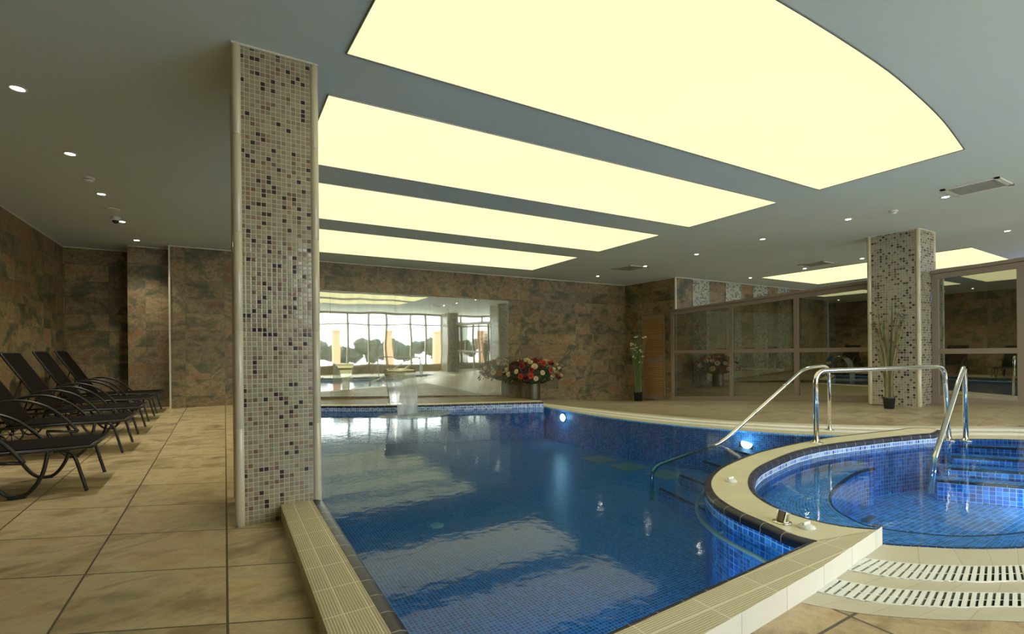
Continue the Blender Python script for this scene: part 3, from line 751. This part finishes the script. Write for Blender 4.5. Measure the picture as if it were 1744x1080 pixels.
# smoke detectors, camera, speaker, vents
def detector(x, y, label, s=1):
    t = thing('smoke_detector', label, 'smoke detector', (x, y, H))
    MB().lathe([(.055 * s, 0), (.055 * s, -.018), (.050 * s, -.022), (.001, -.022)], n=24).build('base', M_white, t, smooth=True)
    MB().lathe([(.030 * s, -.022), (.030 * s, -.03)], n=16).build('sensor_slots', M_dark, t)
    MB().lathe([(.040 * s, -.030), (.042 * s, -.036), (.032 * s, -.048), (.001, -.052)], n=24).build('sensor_cap', M_white, t, smooth=True)
detector(-1.28, 6.99, 'white smoke detector on the ceiling above the loungers')
detector(8.32, 3.2, 'white smoke detector near the air vent on the right')
t = thing('ceiling_speaker', 'flat white round cover on the ceiling above the loungers', 'ceiling speaker', (-1.29, 8.37, H))
MB().lathe([(.085, 0), (.085, -.008), (.072, -.014), (.001, -.012)], n=28).build('cover', M_white, t, smooth=True)
t = thing('dome_camera', 'small white dome camera with dark lens on the left ceiling', 'security camera', (-1.33, 8.85, H))
MB().lathe([(.06, 0), (.06, -.04), (.05, -.05), (.001, -.05)], n=20).build('housing', M_white, t, smooth=True)
MB().lathe([(.042, -.05), (.038, -.07), (.02, -.088), (.001, -.092)], n=20).build('dome_lens', M_black, t, smooth=True)
def vent(x, y, s, label):
    t = thing('air_vent', label, 'air vent', (x, y, H))
    b = MB()
    for a, c, e, f in ((-s, -s, s, -s + .05), (-s, s - .05, s, s), (-s, -s, -s + .05, s), (s - .05, -s, s, s)): b.box(a, c, -.014, e, f, -.001)
    b.build('vent_frame', M_white, t)
    MB().box(-s + .04, -s + .04, -.004, s - .04, s - .04, -.001).build('vent_backing', M_dark, t)
    b = MB(); n = 12
    for k in range(n):
        u = -s + .05 + (2 * s - .1) * (k + .5) / n
        # angled louvres, turned in two directions like a diffuser
        h = s - .05
        b.obox((u, 0, -.010), (.010, 0, .006), (0, h, 0), (.0008, 0, -.0012))
    b.build('vent_louvres', M_white, t)
vent(8.0, 2.21, .27, 'square louvred air vent on the ceiling at the upper right')
vent(8.45, 8.64, .32, 'square louvred air vent far off near the back wall')
vent(12.0, 6.15, .28, 'square louvred air vent beyond the glass partition')

# ------------------------------------------------------------------ handrails
def rail(name, pts, label, r=.021, flanges=(), rad=.14):
    o = pts[0]; t = thing(name, label, 'handrail', o)
    P = [(p[0] - o[0], p[1] - o[1], p[2] - o[2]) for p in pts]
    MB().tube(round_path(P, rad), r, 14).build('rail_tube', M_chrome, t, smooth=True)
    for f in flanges:
        MB().lathe([(r * 2.5, 0), (r * 2.5, .008), (r * 1.5, .013), (r * 1.2, .03)], (f[0] - o[0], f[1] - o[1], f[2] - o[2]), 20).build('floor_flange', M_chrome, t, smooth=True)
    return t, o
t, o = rail('pool_handrail', [(6.80, 3.34, 0), (6.78, 3.33, .86), (6.32, 3.40, .83), (4.95, 3.6, .0), (3.87, 3.66, -.16), (3.87, 3.66, -.5)], 'steel handrail sloping down into the large pool', .021, [(6.80, 3.34, 0.003)])
for s in (.25, .62):
    p = lerp((6.32, 3.40, .83), (4.95, 3.6, 0), s)
    d = (Vector((4.95, 3.6, 0)) - Vector((6.32, 3.4, .83))).normalized() * .012
    MB().tube([Vector(p) - Vector(o) - d, Vector(p) - Vector(o) + d], .0235, 14).build('joint_collar', M_chrome, t, smooth=True)
rail('pool_handrail', [(5.27, 2.715, .1), (5.25, 2.71, .85), (7.15, 2.27, .86), (7.17, 2.24, .0)], 'long steel handrail bridging over the curved rim', .024, [(5.27, 2.715, .101), (7.17, 2.24, .003)], .13)
rail('pool_handrail', [(7.30, 2.13, 0), (7.28, 2.13, .88), (6.03, 2.0, -.02), (5.95, 2.0, -.35)], 'steel handrail sloping steeply into the small round pool', .024, [(7.30, 2.13, .003)], .10)
# grab rail under water on the outer side of the rim
gp = [(*q, -.05) for q in offset(ringO, -.10)][2:38]
t = thing('grab_rail', 'curved underwater grab rail along the outer side of the rim', 'handrail', gp[0]); o = gp[0]
MB().tube([(p[0] - o[0], p[1] - o[1], p[2] - o[2] - .02) for p in gp], .014, 10).build('rail_tube', M_gold, t, smooth=True)
for k in (3, 14, 26, 34):
    q = offset(ringO, -.045)[2:38][k]
    MB().tube([(gp[k][0] - o[0], gp[k][1] - o[1], -.02), (q[0] - o[0], q[1] - o[1], -.02)], .008, 8).build('bracket', M_gold, t)

# ------------------------------------------------------------------ small things on the rim
def lid(x, y, label, s=1):
    t = thing('valve_cap', label, 'valve cap', (x, y, .1), 'white caps on the rim')
    MB().lathe([(.045 * s, 0), (.045 * s, .006), (.036 * s, .014), (.030 * s, .020), (.001, .021)], n=24).build('cap_disc', M_white, t, smooth=True)
    MB().box(-.032 * s, -.006, .016, .032 * s, .006, .034).build('grip', M_white, t, bevel=.004)
lid(3.25, 2.29, 'white round cap on the far left part of the curved rim', .95)
lid(2.76, 1.48, 'white round cap next to the steel nozzle')
t = thing('steel_nozzle', 'short tilted polished steel nozzle standing on the curved rim', 'nozzle', (2.73, 1.60, .1))
MB().lathe([(.05, 0), (.05, .005), (.036, .008), (.001, .008)], n=24).build('base_flange', M_chrome, t, smooth=True)
MB().tube([(0, 0, .004), (.016, -.006, .062)], .034, 28).build('nozzle_body', M_chrome, t)
# underwater lamps
def uwl(loc, nrm, label, r=.075, e=1.5):
    t = thing('underwater_lamp', label, 'pool light', loc, 'round underwater lamps'); n = Vector(nrm).normalized(); q = n.to_track_quat('Z', 'Y').to_matrix()
    for nm, pr, m in (('lamp_rim', [(r * 1.18, 0), (r * 1.18, .012), (r, .016)], M_chrome), ('lamp_lens', [(r, .010), (r * .9, .02), (.001, .024)], M_uw)):
        b = MB().lathe(pr, n=24); b.v = [tuple(q @ Vector(p)) for p in b.v]; b.build(nm, m, t)
    L = bpy.data.lights.new('pool_lamp', 'POINT'); L.energy = e; L.color = (.7, .95, 1); L.shadow_soft_size = .05
    lo = bpy.data.objects.new('pool_lamp', L); COL.objects.link(lo); lo.parent = t; lo.location = n * .12
uwl((5.24, 7.05, -.13), (-1, -.1, 0), 'small glowing round lamp under water at the far right pool side')
uwl((5.92, 3.93, -.17), (-.8, -.5, .35), 'glowing round lamp under water beside the sloping handrail')
uwl((4.06, 1.985, -.28), (.9, -.5, 0), 'glowing round lamp under water in the bench wall of the small pool', .05, 5)
uwl((1.75, 1.345, -.35), (0, 1, 0), 'round underwater lamp on the near side of the large pool below the straight band', .075, 14)
uwl((6.6, 1.05, -.3), (-.3, 1, 0), 'round underwater lamp on the right side of the small round pool', .05, 7)
for x, y, lab in [(1.75, 4.42, 'pale round floor inlet in the middle of the large pool'), (5.0, 4.1, 'pale round floor inlet near the steps of the large pool')]:
    t = thing('floor_inlet', lab, 'pool inlet', (x, y, zD))
    MB().lathe([(.07, 0), (.07, .006), (.055, .014), (.001, .016)], n=24).build('inlet_cover', M_white, t, smooth=True)
for i, (x, y) in enumerate([(6.28 * .9, 6.5), (5.2, 5.75), (5.05, 5.3)]):
    x = [4.93, 4.98, 5.08][i]; y = [5.75, 5.15, 4.55][i]
    o = MB().box(x - .2, y - .2, zD, x + .2, y + .2, zD + .008).build('drain_cover', M_gold)
    tag(o, ['farthest', 'middle', 'nearest'][i] + ' pale square drain cover on the bottom of the large pool', 'drain cover', 'square drain covers')
for i, (x, y, a) in enumerate([(5.15, 2.2, .1), (4.95, 2.08, -.1), (4.75, 1.92, .0), (4.62, 1.74, .3), (4.66, 1.55, -.3)]):  # flat grey bars laid on the spa bottom
    b = MB().obox((x, y, -.51), (.11 * math.cos(a), .11 * math.sin(a), 0), (-.025 * math.sin(a), .025 * math.cos(a), 0), (0, 0, .007))
    tag(b.build('grey_plate', M_steel_dk), ordn[i] + ' grey plate from the back on the bottom of the small round pool', 'jet plate', 'grey plates on the spa bottom')

# ------------------------------------------------------------------ fountain
t = thing('water_blade_fountain', 'curved stainless steel water blade on the far ledge', 'fountain', (2.72, 8.90, .1))
prof = smooth([(.05, 0, 0), (.045, 0, .2), (.04, 0, .42), (.0, 0, .56), (-.10, 0, .64), (-.26, 0, .665), (-.42, 0, .64), (-.50, 0, .615)], 5)
w0, w1 = .09, .24
rows = []
for k in range(len(prof)):
    s = k / (len(prof) - 1); w = w0 + (w1 - w0) * min(1, max(0, (s - .1) / .5))
    rows.append(w)
b = MB()
for th in (0, .03):
    pass
vs = []
for k, p in enumerate(prof):
    q = prof[min(k + 1, len(prof) - 1)]; r_ = prof[max(k - 1, 0)]
    tx, tz = q[0] - r_[0], q[2] - r_[2]; l = math.hypot(tx, tz); nx, nz = -tz / l, tx / l
    th = .05 * (1 - k / len(prof)) + .012
    for dx in (-rows[k], rows[k]):
        vs.append((dx, p[0] + nx * -th / 2, p[2] + nz * -th / 2)); vs.append((dx, p[0] + nx * th / 2, p[2] + nz * th / 2))
fs = []
for k in range(len(prof) - 1):
    a = 4 * k; c = 4 * (k + 1)
    fs += [(a, c, c + 2, a + 2), (a + 1, a + 3, c + 3, c + 1), (a, a + 1, c + 1, c), (a + 2, c + 2, c + 3, a + 3)]
fs += [(0, 2, 3, 1), (4 * (len(prof) - 1), 4 * (len(prof) - 1) + 1, 4 * (len(prof) - 1) + 3, 4 * (len(prof) - 1) + 2)]
b.add(vs, fs); b.build('steel_body', M_chrome, t, smooth=False)
MB().box(-.13, -.05, 0, .13, .12, .012).build('base_plate', M_chrome, t)
MB().tube([(-.235, -.40, .675), (.235, -.40, .675)], .012, 10).build('lip_bar', M_chrome, t, smooth=True)
sh = smooth([(-.49, 0, .61), (-.56, 0, .58), (-.64, 0, .46), (-.69, 0, .28), (-.72, 0, .08), (-.74, 0, -.11)], 5)
rows = []
for k, p in enumerate(sh):
    s = k / (len(sh) - 1); w = .225 - .05 * s
    rows.append([(-w + 2 * w * i / 12, p[0] + .004 * math.sin(i * 1.1 + k * .3), p[2]) for i in range(13)])
MB().loft(rows).build('water_sheet', M_sheet, t, smooth=True)
b = MB(); R = [0.0, .15, .28, .38, .46, .52, .56]; Zs = [.02, .015, .006, .014, .004, .012, .0]
vs = [(0, 0, .02)]; n = 40
for r, z in list(zip(R, Zs))[1:]:
    for k in range(n):
        a = 2 * math.pi * k / n; rr = r * (1 + .05 * math.sin(3 * a) + .03 * math.sin(7 * a + r * 9)); vs.append((rr * math.cos(a) * 1.15, rr * math.sin(a) * .85, z))
fs = [(0, 1 + k, 1 + (k + 1) % n) for k in range(n)]
for j in range(len(R) - 2):
    for k in range(n): fs.append((1 + j * n + k, 1 + (j + 1) * n + k, 1 + (j + 1) * n + (k + 1) % n, 1 + j * n + (k + 1) % n))
b.add([(p[0] + 2.86, p[1] + 8.12, p[2] - .008) for p in vs], fs)
tag(b.build('splash_ripples', M_foam, smooth=True), 'pale round patch of ripples where the water sheet falls', 'water ripples', kind='stuff')

# ------------------------------------------------------------------ flowers in a steel vase
fl = thing('flower_vase', 'ribbed grey metal vase with a wide bouquet of red and cream roses', 'flower vase', (6.76, 10.36, deck_z(6.76, 10.36)))
fl.scale = (1.33, 1.33, 1.33)
pr = [(.10, 0), (.125, .005)]
for k in range(14): pr += [(.130, .012 + k * .021), (.137, .020 + k * .021)]
pr += [(.14, .31), (.128, .31), (.12, .22)]
MB().lathe(pr, n=32).build('vase', M_steel_dk, fl, smooth=True)
M_leaf = plain('dark green leaves', (.025, .045, .016), .6, 0, .5, 30)
M_red = plain('deep red petals', (.22, .018, .015), .6, 0, .3, 30); M_bur = plain('burgundy petals', (.075, .010, .016), .6, 0, .3, 30)
M_crm = plain('cream petals', (.66, .56, .34), .6, 0, .15, 30); M_org = plain('bright red orange petals', (.50, .055, .025), .6, 0, .2, 30)
def rose(r):
    b = MB()
    for layer, (n, tilt, rad) in enumerate([(5, .35, .35), (6, .8, .6), (7, 1.2, .85)]):
        for k in range(n):
            a = 2 * math.pi * (k + layer * .37) / n; c, s_ = math.cos(a), math.sin(a)
            pts = []
            for u in (-1, 0, 1):
                for v_, w_ in ((0, .25), (.55, .8), (1, .55)):
                    rr = r * rad * (v_ * math.sin(tilt) + .18) * (1 - .12 * abs(u)); z = r * (v_ * math.cos(tilt) * .9) - r * .15 * layer
                    side = u * r * w_ * rad * .75
                    pts.append((rr * c - side * s_, rr * s_ + side * c, z))
            b.add(pts, [(0, 3, 4, 1), (1, 4, 5, 2), (3, 6, 7, 4), (4, 7, 8, 5)])
    b.sphere((0, 0, r * .2), r * .33, 6)
    return b
protos = {}
for nm, m in (('crm', M_crm), ('red', M_red), ('bur', M_bur), ('org', M_org)):
    ob = rose(.062).build('rose_bloom', m, fl, smooth=True); protos[nm] = ob.data
    COL.objects.unlink(ob); bpy.data.objects.remove(ob)
random.seed(12)
cells = []
for k in range(80):
    for tr in range(40):
        a = random.uniform(0, 2 * math.pi); e = random.uniform(-.35, 1.35)
        d = Vector((math.cos(a) * math.cos(e), math.sin(a) * math.cos(e), math.sin(e)))
        p = Vector((d.x * .58, d.y * .42, .50 + d.z * (.26 if d.z > 0 else .24)))
        p += Vector((random.uniform(-.02, .02),) * 3)
        if all((p - q).length > .098 for q in cells): cells.append(p); break
for i, p in enumerate(cells):
    nm = random.choices(['crm', 'red', 'bur', 'org'], [.30, .26, .30, .14])[0]
    o = bpy.data.objects.new('rose_bloom', protos[nm]); COL.objects.link(o); o.parent = fl; o.location = p
    d = (p - Vector((0, 0, .42))); o.rotation_euler = d.to_track_quat('Z', 'Y').to_euler(); s = random.uniform(.8, 1.2); o.scale = (s,) * 3
b = MB()
for k in range(520):
    a = random.uniform(0, 2 * math.pi); e = random.uniform(-.5, 1.5); q = random.uniform(.5, 1.1)
    d = Vector((math.cos(a) * math.cos(e), math.sin(a) * math.cos(e), math.sin(e)))
    c = Vector((d.x * .58 * q, d.y * .42 * q, .48 + d.z * .26 * q)); tdir = (d + Vector((random.uniform(-.6, .6), random.uniform(-.6, .6), random.uniform(-.6, .6)))).normalized()
    sd = tdir.orthogonal().normalized(); L = random.uniform(.05, .10)
    b.add([c, c + tdir * L * .5 + sd * L * .22, c + tdir * L, c + tdir * L * .5 - sd * L * .22], [(0, 1, 2, 3)])
b.sphere((0, 0, .46), .3, 12, (1.3, .95, .55), .15)
b.tube([(0, 0, .2), (0, 0, .4)], [.11, .16], 10)
o = b.build('foliage', M_leaf, fl); o['kind'] = 'stuff'

# ------------------------------------------------------------------ potted reed plants
def reed(x, y, z, h, cols, label, nb, spread, head, hn, pr=.085, ph=.17):
    t = thing('potted_reeds', label, 'potted plant', (x, y, z))
    MB().lathe([(pr * .82, 0), (pr, ph), (pr * 1.08, ph), (pr * 1.08, ph + .02), (pr * .95, ph + .02), (pr * .9, ph - .02), (.001, ph - .02)], n=24).build('pot', M_pot, t, smooth=True)
    bs = [MB() for _ in cols]; hd = MB()
    for k in range(nb):
        a = random.uniform(0, 2 * math.pi); r0 = pr * .7 * math.sqrt(random.random()); hh = h * random.uniform(.55, 1.0)
        sp = spread * random.uniform(.1, 1) * (hh / h)
        p0 = Vector((r0 * math.cos(a), r0 * math.sin(a), ph - .02)); p3 = Vector(((r0 + sp) * math.cos(a), (r0 + sp) * math.sin(a), hh))
        p1 = p0.lerp(p3, .4) + Vector((-.3 * sp * math.cos(a), -.3 * sp * math.sin(a), 0)); 
        pts = smooth([p0, p1, p3 + Vector((0, 0, 0))], 4)
        bs[k % len(bs)].tube(pts, [.0045] * (len(pts) - 3) + [.0035, .0025, .001], 4, False)
        if k < hn:
            c = p3
            if head == 'seed':
                for q in range(14):
                    dd = Vector((random.uniform(-1, 1), random.uniform(-1, 1), random.uniform(-.6, 1))).normalized() * random.uniform(.02, .055)
                    hd.tube([c, c + dd], [.003, .006], 4, False)
            else:
                for q in range(7):
                    dd = Vector((random.uniform(-1, 1), random.uniform(-1, 1), random.uniform(-.5, 1))).normalized() * .035; sdv = dd.orthogonal() * .5
                    hd.add([c, c + dd * .6 + sdv, c + dd * 1.3, c + dd * .6 - sdv], [(0, 1, 2, 3)])
    for bb, m in zip(bs, cols):
        o = bb.build('reed_blades', m, t); o['kind'] = 'stuff'
    o = hd.build('seed_heads' if head == 'seed' else 'blossoms', M_seed if head == 'seed' else M_blos, t); o['kind'] = 'stuff'
M_g1 = plain('green reed blades', (.07, .12, .035), .6, 0, .3); M_g2 = plain('straw coloured reed blades', (.33, .25, .11), .6, 0, .3); M_g3 = plain('brown reed blades', (.13, .085, .045), .7, 0, .3)
M_seed = plain('brown seed heads', (.12, .085, .055), .8, 0, .3); M_blos = plain('pale yellow blossoms', (.62, .60, .34), .6)
random.seed(4)
reed(9.55, 3.76, deck_z(9.55, 3.76), 1.85, [M_g3, M_g2, M_g1], 'tall potted bundle of dry brown reeds in front of the mosaic pillar', 130, .26, 'seed', 26)
reed(10.12, 10.05, deck_z(10.12, 10.05), 1.9, [M_g1, M_g1, plain('yellow green reed blades', (.20, .24, .07), .6)], 'tall potted green reeds with pale blossoms in the back right corner', 110, .20, 'blossom', 24, .13, .24)

# ------------------------------------------------------------------ loungers
def lounger():
    t = thing('sun_lounger', '', 'sun lounger', (0, 0, 0), 'black rattan loungers in a row along the left wall')
    W = .31; zs = .36
    # x: 0 at the foot end, negative towards the wall
    b = MB(); b.box(-.93, -W + .015, zs - .022, 0, W - .015, zs); b.build('seat', M_wick, t, bevel=.008)
    f = MB()
    for s in (-1, 1): f.tube(round_path([(-1.25, s * W, zs - .03), (.005, s * W, zs - .02)], .05), .014, 8)
    f.tube([(.002, -W, zs - .02), (.002, W, zs - .02)], .016, 8); f.tube([(-.93, -W, zs - .03), (-.93, W, zs - .03)], .012, 8); f.tube([(-1.25, -W, zs - .03), (-1.25, W, zs - .03)], .012, 8)
    f.build('seat_frame', M_black, t, smooth=True)
    # backrest leaning back
    a = math.radians(60); L = .80; p = Vector((-.90, 0, zs)); u = Vector((-math.cos(a), 0, math.sin(a))); nn = Vector((math.sin(a), 0, math.cos(a)))
    b = MB().obox(p + u * L / 2, u * (L / 2), (0, W - .02, 0), nn * .012); b.build('backrest', M_wick, t, bevel=.006)
    f = MB(); f.tube(round_path([p + Vector((0, -W + .01, 0)), p + u * L + Vector((0, -W + .01, 0)), p + u * L + Vector((0, W - .01, 0)), p + Vector((0, W - .01, 0))], .03), .014, 8)
    f.build('backrest_frame', M_black, t, smooth=True)
    f = MB()
    for s in (-1, 1): f.tube([tuple(p + u * .45 + Vector((0, s * (W - .04), 0))), (-1.25, s * (W - .04), zs - .03)], .009, 6)
    f.build('back_strut', M_black, t, smooth=True)
    for s in (-1, 1):
        y = s * (W + .025)
        arm = smooth([(-1.12, y, .50), (-.98, y, .585), (-.80, y, .60), (-.62, y, .53), (-.48, y, .40), (-.38, y, .26)], 5)
        MB().tube(arm, .015, 8).build('armrest', M_black, t, smooth=True)
        MB().tube([(-1.12, y, .50), (-1.22, y, zs - .03)], .013, 8).build('armrest_support', M_black, t, smooth=True)
        leg = smooth([(-.38, y, .26), (-.30, y, .12), (-.22, y, .035), (-.14, y, .018), (-.06, y, .05), (.00 - .02, y, .14), (.02, y - s * .02, .24)], 5)
        # U-shaped middle leg
        ul = smooth([(-.40, y, .285), (-.46 + .12, y, .14), (-.27, y, .04), (-.20, y, .016), (-.13, y, .04), (-.05 - .01, y, .16), (-.02 - .01, y - s * .02, zs - .03)], 5)
        ul = [(q[0] - .22, q[1], q[2]) for q in ul]
        MB().tube([(-.38, y, .26), ul[0]] + ul[1:], .014, 8).build('leg', M_black, t, smooth=True)
        MB().box(-.47, y - .02, 0, -.37, y + .02, .018).build('foot_pad', M_black, t)
        fl_ = smooth([(-.22, s * W, zs - .035), (-.14, s * W, zs - .04), (-.09, y, zs - .09), (-.05, y, .12), (-.02, y, 0)], 5)
        MB().tube(fl_, .013, 8).build('leg', M_black, t, smooth=True)
        rl = MB().tube([(-1.14, y - s * .03, zs - .03), (-1.20, y - s * .03, .13)], .013, 8); rl.build('leg', M_black, t, smooth=True)
        wh = MB(); c = (-1.20, y, .11); n = 24
        wh.tube([(c[0] + .10 * math.cos(2 * math.pi * k / n), c[1], c[2] + .10 * math.sin(2 * math.pi * k / n)) for k in range(n + 1)], .011, 6, False)
        for k in range(8):
            an = 2 * math.pi * k / 8; wh.tube([c, (c[0] + .10 * math.cos(an), c[1], c[2] + .10 * math.sin(an))], .005, 5)
        wh.lathe([(.02, -.015), (.02, .015)], c, 12, 'y')
        wh.build('wheel', M_black, t, smooth=True)
    return t
L0 = lounger()
lab = ['nearest black rattan lounger at the left edge, mostly its foot end', 'second black rattan lounger from the camera', 'third black rattan lounger from the camera, its backrest standing tall',
       'fourth black rattan lounger from the camera', 'farthest black rattan lounger, beside the back wall pier']
for i, (y, x) in enumerate([(5.36, -.93), (6.92, -.93), (8.18, -.95), (9.38, -.97), (10.38, -.97)]):
    t = L0 if i == 0 else copy_tree(L0)
    t.location = (x, y, zl(0, y) - .0); t['label'] = lab[i]

# ------------------------------------------------------------------ window side behind the camera (seen in the mirror)
wi = MB().box(-2.7, -2.75, 0, 20, -2.5, .36); wi.box(-2.7, -2.75, 3.0, 20, -2.5, H); wi.box(-2.7, -2.75, .36, 1.2, -2.5, 3.0)
struct(wi.build('wall_front', M_wall))
k = 1
posts = [1.2, 2.5, 3.8, 5.2, 6.2, 7.1, 8.4, 9.2, 10.1, 11.3, 12.6, 13.9, 15.2, 16.5, 17.8, 19.1]
for a, c in zip(posts, posts[1:]):
    t = thing('window_%d' % k, 'tall pale framed window bay on the window side, seen in the mirror', 'window', (a, -2.55, .36)); struct(t); w = c - a; k += 1
    f = MB(); f.box(0, -.05, 0, .07, .05, 2.64); f.box(w - .03, -.05, 0, w, .05, 2.64); f.box(0, -.04, 0, w, .04, .06); f.box(0, -.04, 2.58, w, .04, 2.64); f.box(0, -.04, 2.05, w, .04, 2.12)
    f.build('window_frame', M_frame2, t)
    MB().add([(0, 0, 0), (w, 0, 0), (w, 0, 2.64), (0, 0, 2.64)], [(0, 1, 2, 3)]).build('window_pane', M_clear, t)
struct(MB().box(-14, -30, -.1, 34, -2.75, -.02).build('ground_outside', M_pave))
for i, x in enumerate([2.4, 5.6, 8.7, 11.8, 14.9]):
    t = thing('garden_column', 'terracotta column outside the windows, %s from the left in the mirror' % ordn[i], 'column', (x, -7.5, -.02), 'terracotta columns outside')
    MB().box(-.2, -.2, 0, .2, .2, 2.3).build('column_shaft', M_orange, t); MB().box(-.26, -.26, 2.3, .26, .26, 2.42).build('column_cap', M_orange, t)
b = MB(); random.seed(3)
for k in range(90):
    b.sphere((-6 + k * .45, -19 + random.uniform(-.5, .5), random.uniform(.7, 1.7)), random.uniform(.45, .8), 8, (1, .8, 1), .15)
tag(b.build('hedge', M_hedge), 'dark green hedge outside the windows, seen in the mirror', 'hedge', kind='stuff')

# ------------------------------------------------------------------ light
W = bpy.data.worlds.new('world'); S.world = W; W.use_nodes = True
bg = W.node_tree.nodes['Background']; bg.inputs[0].default_value = (.93, .97, 1, 1); bg.inputs[1].default_value = 6.5
L = bpy.data.lights.new('blue_wall_lamp', 'POINT'); L.energy = 60; L.color = (.25, .35, 1); L.shadow_soft_size = .2
lo = bpy.data.objects.new('blue_wall_lamp', L); COL.objects.link(lo); lo.location = (16.5, 2.6, 2.4)
def area(loc, rot, sx, sy, e, col, name):
    L = bpy.data.lights.new(name, 'AREA'); L.shape = 'RECTANGLE'; L.size = sx; L.size_y = sy; L.energy = e; L.color = col
    o = bpy.data.objects.new(name, L); COL.objects.link(o); o.location = loc; o.rotation_euler = rot; return o

# ------------------------------------------------------------------ camera
f = 825.; yaw = math.atan(489 / f); roll = math.atan(.010)
fw = Vector((math.sin(yaw), math.cos(yaw), 0)); rt = Vector((math.cos(yaw), -math.sin(yaw), 0)); up = Vector((0, 0, 1))
r2 = rt * math.cos(roll) - up * math.sin(roll) * -1 * -1; u2 = up * math.cos(roll) + rt * math.sin(roll)
M = Matrix((r2, u2, -fw)).transposed().to_4x4(); M.translation = (0, 0, 1.10)
cd = bpy.data.cameras.new('camera'); cam = bpy.data.objects.new('camera', cd); COL.objects.link(cam)
cam.matrix_world = M; cd.sensor_width = 36; cd.lens = f / 1744 * 36; cd.shift_y = (596 - 540) / 1744; cd.clip_start = .02
S.camera = cam
S.view_settings.view_transform = 'Standard'; S.view_settings.look = 'None'
S.view_settings.exposure = 0.38; S.view_settings.gamma = 1.10
